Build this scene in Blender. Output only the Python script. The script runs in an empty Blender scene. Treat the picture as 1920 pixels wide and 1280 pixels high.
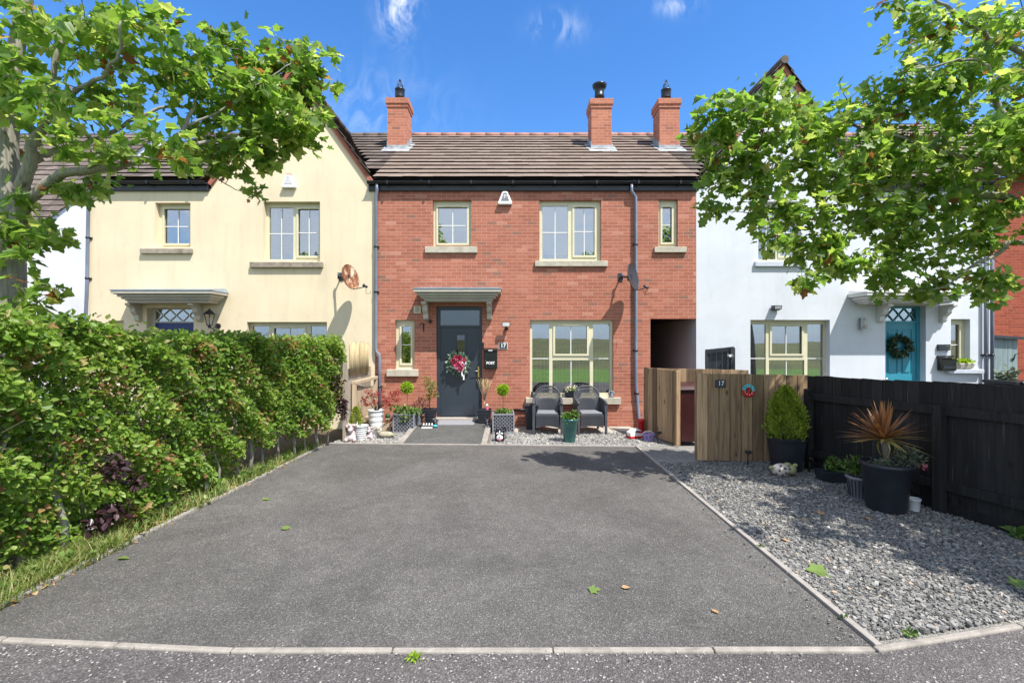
import bpy, math, random
import numpy as np
from mathutils import Vector, Matrix, Quaternion
R = math.radians
rnd = random.Random(5)
rg = np.random.default_rng(11)
SC = bpy.context.scene
COL = SC.collection
F, H, Y0 = 1920*16/36, 1.9, 10.15      # focal length in photo pixels, eye height, distance of the terrace front

def P(px, py, Y): return ((px-960)/F*Y, Y, H+(640-py)/F*Y)
def G(px, py, z=0.0):
    Y = F*(H-z)/(py-640); return ((px-960)/F*Y, Y, z)
def fx(px): return (px-960)/F*Y0
def fz(py): return H+(640-py)/F*Y0

# ------------------------------------------------------------------ mesh builder
ORG = {}
class MB:
    def __init__(s): s.v=[]; s.f=[]; s.m=[]; s.t=[]; s.cur=0; s.tint=0.5; s.sm=[]; s.smooth=False; s.M=None
    def add(s, vs, fs):
        b=len(s.v)
        if s.M is not None: vs=[tuple(s.M@Vector(p)) for p in vs]
        s.v.extend([tuple(p) for p in vs]); s.t.extend([s.tint]*len(vs))
        for f in fs: s.f.append([i+b for i in f]); s.m.append(s.cur); s.sm.append(s.smooth)
        return s
    def quad(s,a,b,c,d): return s.add([a,b,c,d],[(0,1,2,3)])
    def box(s,x0,x1,y0,y1,z0,z1):
        if x0>x1:x0,x1=x1,x0
        if y0>y1:y0,y1=y1,y0
        if z0>z1:z0,z1=z1,z0
        v=[(x0,y0,z0),(x1,y0,z0),(x1,y1,z0),(x0,y1,z0),(x0,y0,z1),(x1,y0,z1),(x1,y1,z1),(x0,y1,z1)]
        return s.add(v,[(0,3,2,1),(4,5,6,7),(0,1,5,4),(1,2,6,5),(2,3,7,6),(3,0,4,7)])
    def hexa(s, lo, hi):     # two quads (counter-clockwise from above), lower then upper
        return s.add(list(lo)+list(hi),[(0,3,2,1),(4,5,6,7),(0,1,5,4),(1,2,6,5),(2,3,7,6),(3,0,4,7)])
    def beam(s,a,b,w,h,up=(0,0,1)):
        a=Vector(a); b=Vector(b); d=(b-a).normalized(); u=Vector(up)
        sd=d.cross(u).normalized(); u=sd.cross(d).normalized(); sd*=w/2; u*=h/2
        return s.add([a-sd-u,a+sd-u,a+sd+u,a-sd+u,b-sd-u,b+sd-u,b+sd+u,b-sd+u],
                     [(0,1,2,3),(7,6,5,4),(0,4,5,1),(1,5,6,2),(2,6,7,3),(3,7,4,0)])
    def tube(s,pts,rad,n=8,caps=True):
        pts=[Vector(p) for p in pts]; k=len(pts)
        if not hasattr(rad,'__len__'): rad=[rad]*k
        vs=[]; ref=None
        for i,p in enumerate(pts):
            d=(pts[min(i+1,k-1)]-pts[max(i-1,0)])
            d=d.normalized() if d.length>1e-9 else Vector((0,0,1))
            if ref is None: ref=Vector((1,0,0)) if abs(d.x)<.8 else Vector((0,1,0))
            a=(ref-d*ref.dot(d)).normalized(); ref=a; b=d.cross(a)
            for j in range(n):
                t=2*math.pi*j/n; vs.append(p+(a*math.cos(t)+b*math.sin(t))*rad[i])
        fs=[]
        for i in range(k-1):
            for j in range(n):
                j2=(j+1)%n; fs.append((i*n+j,i*n+j2,(i+1)*n+j2,(i+1)*n+j))
        if caps: fs.append(tuple(range(n-1,-1,-1))); fs.append(tuple((k-1)*n+j for j in range(n)))
        o=s.smooth; s.smooth=True; s.add(vs,fs); s.smooth=o
        if caps: s.sm[-1]=False; s.sm[-2]=False
        return s
    def lathe(s,prof,c=(0,0,0),n=24,sx=1,sy=1,sq=0):
        vs=[]; k=len(prof)
        for r,z in prof:
            for j in range(n):
                t=2*math.pi*j/n; cx,cy=math.cos(t),math.sin(t)
                if sq: e=1/max(abs(cx),abs(cy)); e=1+(e-1)*sq; cx*=e; cy*=e
                vs.append((c[0]+r*cx*sx,c[1]+r*cy*sy,c[2]+z))
        fs=[(i*n+j,i*n+(j+1)%n,(i+1)*n+(j+1)%n,(i+1)*n+j) for i in range(k-1) for j in range(n)]
        fs.append(tuple(range(n-1,-1,-1))); fs.append(tuple((k-1)*n+j for j in range(n)))
        return s.add(vs,fs)
    def ball(s,c,r,n=14,m=9,rot=None):
        if not hasattr(r,'__len__'): r=(r,r,r)
        vs=[]; 
        for i in range(1,m):
            a=math.pi*i/m
            for j in range(n):
                t=2*math.pi*j/n; vs.append(Vector((r[0]*math.sin(a)*math.cos(t),r[1]*math.sin(a)*math.sin(t),r[2]*math.cos(a))))
        vs+= [Vector((0,0,r[2])),Vector((0,0,-r[2]))]
        if rot is not None: vs=[rot@v for v in vs]
        vs=[v+Vector(c) for v in vs]; T=len(vs)-2
        fs=[(i*n+j,(i+1)*n+j,(i+1)*n+(j+1)%n,i*n+(j+1)%n) for i in range(m-2) for j in range(n)]
        fs+=[(T,j,(j+1)%n) for j in range(n)]+[(T+1,(m-2)*n+(j+1)%n,(m-2)*n+j) for j in range(n)]
        o=s.smooth; s.smooth=True; s.add(vs,fs); s.smooth=o; return s
    def prism(s,poly,axis,a0,a1):
        """poly of 2-D points; axis x: (y,z), y: (x,z), z: (x,y)"""
        def mk(p,a): return (a,p[0],p[1]) if axis=='x' else (p[0],a,p[1]) if axis=='y' else (p[0],p[1],a)
        n=len(poly); vs=[mk(p,a0) for p in poly]+[mk(p,a1) for p in poly]
        ar=sum(poly[i][0]*poly[(i+1)%n][1]-poly[(i+1)%n][0]*poly[i][1] for i in range(n))
        flip=(ar>0)!=(axis=='y')
        if a1<a0: flip=not flip
        fs=[tuple(range(n)),tuple(range(2*n-1,n-1,-1))]+[(i,i+n,(i+1)%n+n,(i+1)%n) for i in range(n)]
        if flip: fs=[f[::-1] for f in fs]
        return s.add(vs,fs)
    def leaves(s,Pt,A,N,S,half,fold=.25,curl=.15,tint=None):
        Pt=np.asarray(Pt,float); n=len(Pt)
        if n==0: return s
        A=A/np.linalg.norm(A,axis=1,keepdims=True)
        B=np.cross(N,A); B/=np.linalg.norm(B,axis=1,keepdims=True)+1e-9
        N=np.cross(A,B); S=np.broadcast_to(np.asarray(S,float),(n,))
        h=np.array(half); k=len(h)
        full=[(u,v,1) for u,v in h]+[(u,-v,1) for u,v in h[1:-1]]
        U=np.array([q[0] for q in full]); V=np.array([q[1] for q in full])
        fo=fold*(.3+1.6*rg.random(n)); cu=curl*(-.6+3.2*rg.random(n)); wd=.8+.4*rg.random(n); sk=.25*rg.normal(size=n)
        Wn=fo[:,None]*np.abs(V)[None,:]-cu[:,None]*(U*U)[None,:]+sk[:,None]*(U*V)[None,:]
        vv=Pt[:,None,:]+S[:,None,None]*(U[None,:,None]*A[:,None,:]+(wd[:,None]*V[None,:])[:,:,None]*B[:,None,:]+Wn[:,:,None]*N[:,None,:])
        q=len(full); b=len(s.v)
        f1=list(range(k)); f2=[k-1]+list(range(q-1,k-1,-1))+[0]; f2=[0]+list(range(k,q))+[k-1]; f2=f2[::-1]
        s.v.extend(map(tuple,vv.reshape(-1,3).tolist()))
        if tint is None: tint=rg.random(n)
        s.t.extend(np.repeat(tint,q).tolist())
        for i in range(n):
            o=b+i*q; s.f.append([o+j for j in f1]); s.f.append([o+j for j in f2])
        s.m.extend([s.cur]*(2*n)); s.sm.extend([False]*(2*n)); return s
    def build(s,name,mats,parent=None,bevel=0,kind=None,seg=2,at=None):
        o_=Vector(ORG.get(parent.name,(0,0,0))) if parent is not None else Vector(at or (0,0,0))
        me=bpy.data.meshes.new(name)
        v=np.array(s.v,dtype=float)-np.array(o_)
        me.from_pydata(v.tolist(),[],s.f)
        if not isinstance(mats,(list,tuple)): mats=[mats]
        for m in mats: me.materials.append(m)
        if len(mats)>1: me.polygons.foreach_set('material_index',s.m)
        me.polygons.foreach_set('use_smooth',s.sm)
        at_=me.attributes.new('tint','FLOAT','POINT'); at_.data.foreach_set('value',s.t)
        me.update()
        ob=bpy.data.objects.new(name,me); COL.objects.link(ob)
        if parent is not None: ob.parent=parent; ORG[ob.name]=tuple(o_)
        else: ob.location=o_; ORG[ob.name]=tuple(o_)
        if kind: ob['kind']=kind
        if bevel:
            b=ob.modifiers.new('Bevel','BEVEL'); b.width=bevel; b.segments=seg; b.limit_method='ANGLE'; b.angle_limit=R(40)
        return ob

def tag(o,label,cat,group=None):
    o['label']=label; o['category']=cat
    if group: o['group']=group
    return o
def thing(name,label,cat,loc=(0,0,0),group=None,rz=0):
    o=bpy.data.objects.new(name,None); COL.objects.link(o); o.location=loc; o.rotation_euler=(0,0,rz)
    o.empty_display_size=.1; ORG[o.name]=tuple(loc); return tag(o,label,cat,group)
def local(name,label,cat,group=None):   # thing modelled round its own origin, to be moved afterwards
    return thing(name,label,cat,(0,0,0),group)
def dup(root,loc,rz=0,label=None,sc=None):
    def cp(o,par):
        c=o.copy(); COL.objects.link(c)
        if par is not None: c.parent=par
        for ch in list(o.children): cp(ch,c)
        return c
    r=cp(root,None); r.location=loc; r.rotation_euler=(0,0,rz)
    if sc: r.scale=sc
    if label: r['label']=label
    return r

# ------------------------------------------------------------------ materials
class NT:
    def __init__(s,name):
        s.m=bpy.data.materials.new(name); s.m.use_nodes=True; s.t=s.m.node_tree; s.t.nodes.clear()
        s.out=s.n('OutputMaterial')
    def n(s,typ,**kw):
        nd=s.t.nodes.new('ShaderNode'+typ)
        for k,v in kw.items():
            if k.startswith('i_'):
                key=k[2:]; key=int(key) if key.isdigit() else key.replace('_',' ')
                s.set(nd.inputs[key],v)
            else: setattr(nd,k,v)
        return nd
    def set(s,inp,v):
        if hasattr(v,'bl_idname') and hasattr(v,'outputs'): s.t.links.new(v.outputs[0],inp)
        elif isinstance(v,bpy.types.NodeSocket): s.t.links.new(v,inp)
        else:
            if inp.type=='RGBA' and hasattr(v,'__len__') and len(v)==3: v=(*v,1)
            inp.default_value=v
    def obj(s): return s.n('TexCoord').outputs['Object']
    def noise(s,vec,scale,detail=4,rough=.55,dist=0):
        return s.n('TexNoise',i_Vector=vec,i_Scale=scale,i_Detail=detail,i_Roughness=rough,i_Distortion=dist).outputs[0]
    def math(s,op,a,b=0.0,c=None,clamp=False):
        nd=s.n('Math',operation=op,use_clamp=clamp); s.set(nd.inputs[0],a); s.set(nd.inputs[1],b)
        if c is not None: s.set(nd.inputs[2],c)
        return nd.outputs[0]
    def ramp(s,fac,stops,mode='LINEAR'):
        nd=s.n('ValToRGB',i_Fac=fac); cr=nd.color_ramp; cr.interpolation=mode
        while len(cr.elements)<len(stops): cr.elements.new(.5)
        for e,(p,c) in zip(cr.elements,stops):
            e.position=p; e.color=(c,c,c,1) if not hasattr(c,'__len__') else (*c,1)
        return nd.outputs[0]
    def mix(s,fac,a,b,mode='MIX'):
        nd=s.n('Mix',data_type='RGBA',blend_type=mode); s.set(nd.inputs[0],fac); s.set(nd.inputs[6],a); s.set(nd.inputs[7],b)
        return nd.outputs[2]
    def bump(s,h,st=.3,d=.01): return s.n('Bump',i_Strength=st,i_Distance=d,i_Height=h).outputs[0]
    def bsdf(s,col,rough=.6,normal=None,metal=0,spec=.5,**kw):
        b=s.n('BsdfPrincipled',i_Base_Color=col,i_Roughness=rough,i_Metallic=metal)
        b.inputs['Specular IOR Level'].default_value=spec
        if normal is not None: s.set(b.inputs['Normal'],normal)
        for k,v in kw.items(): s.set(b.inputs[k.replace('_',' ')],v)
        return b.outputs[0]
    def done(s,sh): s.t.links.new(sh,s.out.inputs[0]); return s.m
    def tint(s): return s.n('Attribute',attribute_name='tint').outputs['Fac']

def c3(c,k): return tuple(min(1,x*k) for x in c)
def plain(name,col,rough=.5,var=.12,scale=6,bump=.08,bscale=60,metal=0,spec=.5,dirt=None,tintv=0):
    t=NT(name); o=t.obj(); n=t.noise(o,scale,5,.6)
    c=t.ramp(n,[(.3,c3(col,1-var)),(.7,c3(col,1+var))])
    if tintv: c=t.mix(1,c,t.ramp(t.tint(),[(0,1-tintv),(1,1.0)]),'MULTIPLY')
    if dirt: c=t.mix(t.ramp(t.noise(o,scale*.6,6,.7,.6),[(.5,0),(.75,dirt[1])]),c,dirt[0])
    b=t.bump(t.noise(o,bscale,3),bump,.004)
    r=t.ramp(n,[(.3,max(0,rough-.08)),(.7,min(1,rough+.08))])
    return t.done(t.bsdf(c,r,b,metal,spec))

def m_brick(name,ramp,mortar,w=.225,h=.075,bump=.5,stain=(.2,.17,.15)):
    t=NT(name); o=t.obj(); geo=t.n('NewGeometry'); sx=t.n('SeparateXYZ',i_0=geo.outputs['Normal'])
    sp=t.n('SeparateXYZ',i_0=o)
    side=t.math('GREATER_THAN',t.math('ABSOLUTE',sx.outputs[0]),.6)
    u=t.math('ADD',t.math('MULTIPLY',sp.outputs[0],t.math('SUBTRACT',1.0,side)),t.math('MULTIPLY',sp.outputs[1],side))
    vec=t.n('CombineXYZ',i_0=u,i_1=sp.outputs[2]).outputs[0]
    # small wobble so that the joints are not ruler straight
    wob=t.n('TexNoise',i_Vector=o,i_Scale=14.0,i_Detail=2.0)
    vec=t.n('VectorMath',operation='ADD',i_0=vec,i_1=t.n('VectorMath',operation='SCALE',i_0=t.n('VectorMath',operation='SUBTRACT',i_0=wob.outputs[1],i_1=(.5,.5,.5)).outputs[0],i_Scale=.007).outputs[0]).outputs[0]
    br=t.n('TexBrick',i_Vector=vec,i_Color1=(0,0,0),i_Color2=(1,1,1),i_Mortar=(.5,.5,.5),i_Scale=1.0,i_Mortar_Size=.0052,i_Mortar_Smooth=.25,i_Bias=0.0,i_Brick_Width=w,i_Row_Height=h)
    br.offset=.5
    c=t.ramp(br.outputs[0],ramp)
    n=t.noise(o,38,5,.7); c=t.mix(1,c,t.ramp(n,[(.25,.72),(.75,1.2)]),'MULTIPLY')
    big=t.noise(o,1.1,4,.6); c=t.mix(1,c,t.ramp(big,[(.3,.88),(.7,1.1)]),'MULTIPLY')
    mo=t.mix(t.noise(o,9,4),c3(mortar,.75),c3(mortar,1.2))
    c=t.mix(br.outputs[1],c,mo)
    eff=t.ramp(t.noise(t.n('Mapping',i_Vector=o,i_Scale=(1,1,.6)).outputs[0],2.3,6,.72),[(.6,0),(.82,.3)])
    c=t.mix(eff,c,(.62,.48,.42))
    hgt=t.math('ADD',t.math('MULTIPLY',br.outputs[1],-1.0),t.math('MULTIPLY',n,.35))
    return t.done(t.bsdf(c,.85,t.bump(hgt,bump,.006),spec=.25))

def m_render(name,col,dirt,streak=.35):
    t=NT(name); o=t.obj()
    c=t.ramp(t.noise(o,.9,5,.6),[(.3,c3(col,.9)),(.7,c3(col,1.05))])
    st=t.noise(t.n('Mapping',i_Vector=o,i_Scale=(2.6,2.6,.35)).outputs[0],1.6,7,.72,.4)
    c=t.mix(t.ramp(st,[(.5,0),(.85,streak)]),c,dirt)
    blot=t.noise(o,3.5,8,.78); c=t.mix(t.ramp(blot,[(.56,0),(.8,.28)]),c,dirt)
    fine=t.noise(o,160,3,.6); mid=t.noise(o,11,3)
    return t.done(t.bsdf(c,.9,t.bump(t.math('ADD',fine,t.math('MULTIPLY',mid,1.2)),.22,.005),spec=.2))

def m_leaf(name,stops,trans=.4,rough=.38,tcol=1.5,spec=.45):
    t=NT(name); c=t.ramp(t.tint(),stops)
    n=t.noise(t.obj(),9,3); c=t.mix(1,c,t.ramp(n,[(.3,.8),(.7,1.18)]),'MULTIPLY')
    p=t.bsdf(c,rough,spec=spec)
    tr=t.n('BsdfTranslucent',i_Color=t.mix(1,c,(tcol*1.08,tcol,tcol*.75),'MULTIPLY')).outputs[0]
    return t.done(t.n('MixShader',i_0=trans,i_1=p,i_2=tr).outputs[0])

def m_glass(name,refl=.32,tintc=(.8,.85,.85),wave=.0):
    t=NT(name); lw=t.n('LayerWeight',i_Blend=.25).outputs['Fresnel']
    fac=t.math('ADD',t.math('MULTIPLY',lw,.8),refl,clamp=True)
    nrm=t.bump(t.noise(t.obj(),1.6,2),.05,.012)
    g=t.n('BsdfGlossy',i_Color=(.95,.97,1),i_Roughness=.0,i_Normal=nrm).outputs[0]
    tr=t.n('BsdfTransparent',i_Color=tintc).outputs[0]
    return t.done(t.n('MixShader',i_0=fac,i_1=tr,i_2=g).outputs[0])

def m_asphalt(name,col,chips=0,chipcol=(.5,.5,.48),scale=1):
    t=NT(name); o=t.obj()
    vor=t.n('TexVoronoi',i_Vector=o,i_Scale=150*scale); cell=t.n('SeparateColor',i_0=vor.outputs[1]).outputs[0]
    c=t.ramp(cell,[(0,c3(col,.6)),(.6,col),(.93,c3(col,1.35)),(.99,c3(col,2.4))])
    big=t.noise(o,.6,7,.68,.5); c=t.mix(1,c,t.ramp(big,[(.3,.7),(.68,1.25)]),'MULTIPLY')
    spt=t.noise(t.n('Mapping',i_Vector=o,i_Location=(3,7,0)).outputs[0],1.7,4,.55); c=t.mix(t.ramp(spt,[(.64,0),(.74,.35)]),c,c3(col,.45))
    med=t.noise(o,6,5,.7); c=t.mix(1,c,t.ramp(med,[(.3,.86),(.7,1.12)]),'MULTIPLY')
    h=vor.outputs[0]
    if chips:
        wrp=t.n('VectorMath',operation='ADD',i_0=o,i_1=t.n('VectorMath',operation='SCALE',i_0=t.n('TexNoise',i_Vector=o,i_Scale=60.).outputs[1],i_Scale=.012).outputs[0]).outputs[0]
        v2=t.n('TexVoronoi',i_Vector=wrp,i_Scale=58.); c2=t.n('SeparateColor',i_0=v2.outputs[1])
        msk=t.math('MULTIPLY',t.math('GREATER_THAN',c2.outputs[0],1-chips),t.math('LESS_THAN',v2.outputs[0],t.math('MULTIPLY_ADD',c2.outputs[1],.34,.12)))
        c=t.mix(msk,c,t.mix(c2.outputs[2],c3(chipcol,.6),c3(chipcol,1.2)))
    return t.done(t.bsdf(c,.88,t.bump(h,.8,.008),spec=.3))

def m_wood(name,col,dark,rough=.75,grain=1,tintv=.45,streak=None):
    t=NT(name); o=t.obj()
    mp=t.n('Mapping',i_Vector=t.n('VectorMath',operation='ADD',i_0=o,i_1=t.n('VectorMath',operation='SCALE',i_0=t.n('CombineXYZ',i_0=1.,i_1=1.,i_2=3.).outputs[0],i_Scale=t.math('MULTIPLY',t.tint(),7.)).outputs[0]).outputs[0],i_Scale=(22,22,1.1)).outputs[0]
    n=t.noise(mp,1.0,6,.68,1.3)
    c=t.ramp(n,[(.3,dark),(.52,col),(.75,c3(col,1.25))])
    kn=t.n('TexVoronoi',i_Vector=t.n('Mapping',i_Vector=o,i_Scale=(6,6,2.4)).outputs[0],i_Scale=1.); 
    c=t.mix(t.ramp(kn.outputs[0],[(.06,.9),(.16,0)]),c,c3(dark,.6))
    c=t.mix(1,c,t.ramp(t.tint(),[(0,1-tintv),(1,1+tintv*.3)]),'MULTIPLY')
    if streak: c=t.mix(t.ramp(t.noise(t.n('Mapping',i_Vector=o,i_Scale=(30,30,1.6)).outputs[0],1.,5,.7),[(.60,0),(.74,.7)]),c,streak)
    return t.done(t.bsdf(c,rough,t.bump(n,.35,.004),spec=.3))

def m_stone(name,col,dirt,amt=.7):
    t=NT(name); o=t.obj(); c=t.ramp(t.noise(o,7,6,.7),[(.3,c3(col,.8)),(.7,c3(col,1.15))])
    c=t.mix(t.ramp(t.noise(o,5,8,.8,.5),[(.45,0),(.72,amt)]),c,dirt)
    return t.done(t.bsdf(c,.9,t.bump(t.noise(o,70,4),.3,.005),spec=.2))

M={}
M['brick']=m_brick('red_brick',[(0,(.27,.135,.10)),(.03,(.30,.14,.10)),(.04,(.36,.125,.082)),(.5,(.41,.146,.096)),(.92,(.45,.168,.112)),(1,(.52,.24,.175))],(.48,.30,.225))
M['brick_chim']=m_brick('chimney_brick',[(0,(.28,.12,.085)),(.1,(.41,.145,.092)),(1,(.50,.19,.12))],(.50,.34,.26))
M['brick_far']=m_brick('far_brick',[(0,(.26,.06,.035)),(1,(.36,.09,.05))],(.36,.14,.09))
M['cream']=m_render('cream_render',(.76,.65,.465),(.37,.31,.225),.34)
M['white']=m_render('white_render',(.66,.695,.75),(.42,.44,.45),.3)
M['white2']=m_render('white_far_render',(.8,.81,.84),(.5,.5,.5),.15)
M['alley']=m_render('alley_paint',(.50,.49,.52),(.28,.27,.27),.3)
def m_tile(name,a,b,moss,amt):
    t=NT(name); o=t.obj(); c=t.mix(t.tint(),a,b)
    c=t.mix(1,c,t.ramp(t.noise(o,5,6,.7),[(.3,.8),(.7,1.15)]),'MULTIPLY')
    c=t.mix(t.ramp(t.noise(o,2.2,8,.8,.4),[(.5-.2*amt,0),(.72,amt)]),c,moss)
    return t.done(t.bsdf(c,.85,t.bump(t.noise(o,60,4),.35,.006),spec=.25))
M['tile']=m_tile('roof_tile',(.205,.155,.122),(.24,.185,.15),(.17,.13,.10),.3)
M['tile_old']=m_tile('mossy_roof_tile',(.12,.095,.08),(.22,.175,.15),(.05,.042,.034),.75)
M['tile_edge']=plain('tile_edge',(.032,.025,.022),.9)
M['ridge']=plain('ridge_tile',(.34,.17,.13),.8,.2)
M['verge']=plain('verge_mortar',(.36,.12,.08),.85,.3,12)
M['black_trim']=plain('black_trim',(.014,.016,.022),.35,.2)
M['pipe']=plain('grey_pipe',(.17,.20,.27),.35,.15,4,dirt=((.3,.3,.32),.4))
M['frame']=plain('cream_frame',(.66,.62,.44),.4,.05)
M['bar']=plain('white_bar',(.8,.8,.77),.4,.03)
M['glass']=m_glass('window_glass',.30,(.72,.76,.78))
M['glass_dark']=m_glass('door_glass',.10,(.35,.38,.42))
M['blind']=plain('blind_fabric',(.80,.86,.87),.8,.05)
M['sheer']=plain('curtain_fabric',(.34,.46,.38),.85,.12,14)
M['curtain']=plain('pale_curtain',(.62,.64,.70),.85,.1)
M['sill']=m_stone('concrete_sill',(.50,.46,.38),(.30,.27,.2),.6)
M['sill_old']=m_stone('weathered_sill',(.36,.31,.25),(.10,.09,.075),.85)
M['sill_w']=plain('painted_sill',(.52,.56,.63),.7)
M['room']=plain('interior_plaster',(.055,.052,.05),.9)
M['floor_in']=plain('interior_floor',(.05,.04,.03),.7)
M['canopy']=plain('canopy_paint',(.50,.47,.41),.55,.08,4,dirt=((.33,.31,.26),.4))
M['canopy_w']=plain('canopy_paint_light',(.62,.62,.60),.55,.06)
M['lead']=plain('lead_sheet',(.25,.31,.36),.45,.2,3,metal=.2)
M['flash']=plain('lead_flashing',(.34,.37,.39),.6,.35,9)
M['anth']=plain('anthracite_door',(.032,.042,.058),.38,.06,3,.02)
M['teal']=plain('teal_paint',(.035,.26,.36),.4,.06)
M['blue_door']=plain('blue_paint',(.012,.03,.16),.35)
M['chrome']=plain('steel',(.6,.6,.6),.25,.05,metal=1)
M['brass']=plain('brass',(.62,.45,.14),.3,metal=1)
M['black']=plain('black_plastic',(.012,.012,.014),.4,.2)
M['gloss_black']=plain('black_enamel',(.010,.010,.012),.22,.1,bump=.01)
M['white_p']=plain('white_plastic',(.78,.78,.77),.4,.04)
M['letter']=plain('white_letter',(.82,.82,.8),.5,.02)
M['slate']=plain('slate_plaque',(.03,.036,.045),.5)
M['pot_blk']=plain('anthracite_pot',(.022,.025,.034),.45,.15)
M['pot_wht']=plain('white_ceramic',(.66,.67,.67),.4,.06,9)
M['pot_gry']=plain('grey_pot',(.20,.21,.25),.5,.15)
M['lattice']=plain('grey_lattice',(.24,.25,.28),.5,.1)
M['rattan']=plain('grey_rattan_plastic',(.060,.063,.075),.5,.15)
M['cushion']=plain('grey_cushion',(.20,.205,.23),.9,.1)
M['bucket']=plain('green_glaze',(.04,.16,.145),.25,.25,5)
M['soil']=plain('soil',(.03,.022,.015),.95,.4,30,.6,40)
M['bark']=m_wood('plane_bark',(.33,.31,.26),(.14,.13,.10),.85)
M['twig']=plain('twig_bark',(.17,.14,.11),.85,.3,20)
M['wood_gate']=m_wood('bleached_boards',(.44,.295,.17),(.17,.10,.052),.75,1,.6)
M['wood_pale']=m_wood('pale_boards',(.50,.40,.28),(.33,.24,.15),.8,1,.25)
M['wood_grey']=m_wood('weathered_boards',(.42,.36,.29),(.26,.22,.17),.85,1,.3)
M['wood_blk']=m_wood('black_boards',(.027,.0255,.0255),(.012,.0112,.011),.6,1,.5,(.13,.12,.11))
M['reed']=m_wood('reed',(.56,.45,.27),(.33,.25,.13),.85,1,.5)
M['bin']=plain('maroon_plastic',(.050,.014,.014),.42,.12)
M['asphalt']=m_asphalt('drive_asphalt',(.120,.114,.107))
M['asphalt_path']=m_asphalt('path_asphalt',(.105,.105,.10))
M['road']=m_asphalt('chipped_pavement',(.118,.108,.106),.14,(.40,.38,.35),.8)
M['kerb']=m_stone('kerb_concrete',(.34,.31,.28),(.20,.18,.16),.5)
M['kerb_l']=m_stone('pale_kerb',(.33,.30,.265),(.14,.13,.115),.9)
M['conc']=m_asphalt('concrete_apron',(.25,.24,.22))
M['conc_pale']=m_stone('pale_paving',(.42,.38,.33),(.3,.27,.24),.5)
M['earth']=plain('earth',(.075,.055,.032),.95,.4,3,.5,30)
M['grassy']=plain('grass_ground',(.10,.20,.014),.9,.35,.6,.6,40)
M['hill']=plain('hill_grass',(.12,.125,.035),.95,.5,.25,.5,2,dirt=((.05,.07,.02),.8))
M['mat']=plain('door_mat',(.24,.24,.26),.95,.2,40,.5)
M['leaf']=m_leaf('plane_leaf',[(0,(.082,.165,.028)),(.35,(.13,.235,.037)),(.7,(.20,.305,.055)),(.93,(.33,.40,.12)),(.945,(.20,.085,.03)),(1,(.12,.045,.02))],.56,.42,2.05)
M['beech']=m_leaf('beech_leaf',[(0,(.058,.12,.02)),(.3,(.13,.235,.03)),(.65,(.225,.345,.055)),(.92,(.36,.43,.14)),(.955,(.38,.25,.12)),(1,(.28,.13,.06))],.45,.48,1.9,.4)
M['copper']=m_leaf('copper_leaf',[(0,(.018,.010,.012)),(.6,(.055,.024,.030)),(1,(.10,.06,.06))],.2,.35,1.3)
M['maple']=m_leaf('red_maple_leaf',[(0,(.16,.010,.016)),(1,(.42,.04,.05))],.35,.5,1.4)
M['lime']=m_leaf('lime_needle',[(0,(.18,.32,.02)),(1,(.42,.58,.04))],.35,.6,1.4)
M['conif']=m_leaf('conifer_needle',[(0,(.12,.19,.018)),(.5,(.27,.36,.03)),(1,(.46,.52,.07))],.3,.65,1.3)
M['herb']=m_leaf('herb_leaf',[(0,(.05,.11,.02)),(.6,(.12,.22,.04)),(1,(.26,.33,.10))],.3,.45,1.4)
M['dryleaf']=m_leaf('dry_shrub_leaf',[(0,(.14,.18,.04)),(.65,(.28,.31,.07)),(1,(.36,.19,.09))],.3,.6,1.3)
M['lav']=m_leaf('grey_herb',[(0,(.07,.10,.06)),(1,(.21,.24,.16))],.2,.7,1.2)
M['cord']=m_leaf('cordyline_leaf',[(0,(.30,.13,.05)),(.55,(.44,.20,.075)),(1,(.42,.37,.11))],.3,.4,1.3)
M['grass']=m_leaf('grass_blade',[(0,(.10,.17,.025)),(.55,(.20,.27,.06)),(1,(.50,.43,.22))],.35,.5,1.4)
M['litter']=m_leaf('dead_leaf',[(0,(.20,.09,.035)),(.5,(.36,.19,.08)),(1,(.5,.36,.2))],.1,.7,1.2)
M['dgreen']=m_leaf('wreath_leaf',[(0,(.012,.035,.012)),(1,(.05,.10,.05))],.1,.5,1.2)
M['eucal']=m_leaf('grey_green_leaf',[(0,(.06,.11,.07)),(1,(.22,.32,.24))],.2,.5,1.2)
M['petal_p']=m_leaf('pink_petal',[(0,(.40,.02,.06)),(.6,(.62,.07,.16)),(1,(.75,.35,.5))],.25,.6,1.2)
M['petal_w']=m_leaf('white_petal',[(0,(.7,.7,.6)),(.7,(.85,.85,.8)),(.85,(.75,.6,.1)),(1,(.35,.25,.6))],.25,.6,1.)
M['ribbon']=plain('white_ribbon',(.75,.72,.72),.5)
M['cow']=plain('pinkish_stoneware',(.52,.43,.43),.6,.25,25)
M['cow_d']=plain('brown_stoneware',(.20,.13,.13),.6,.3,25)
M['horn']=plain('pale_horn',(.75,.72,.66),.5)
M['duck']=m_stone('mossy_stone',(.40,.36,.27),(.10,.12,.08),.9)
M['red']=plain('red_plastic',(.50,.012,.012),.35)
M['purple']=plain('lilac_plastic',(.36,.29,.62),.4)
M['terra']=plain('buff_clay',(.52,.40,.28),.8)
M['brown']=plain('brown_resin',(.10,.045,.025),.6)
M['pink']=plain('pink_enamel',(.70,.12,.22),.4)
M['turq']=plain('turquoise_enamel',(.06,.42,.48),.4)
M['spot']=plain('dark_spots',(.13,.09,.11),.6)
M['cute']=plain('cream_stoneware',(.56,.49,.42),.6,.15,20)
M['olive']=plain('olive_stoneware',(.34,.34,.16),.6,.15,20)
M['dish']=plain('dark_grey_dish',(.032,.035,.045),.45,.2)
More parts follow.
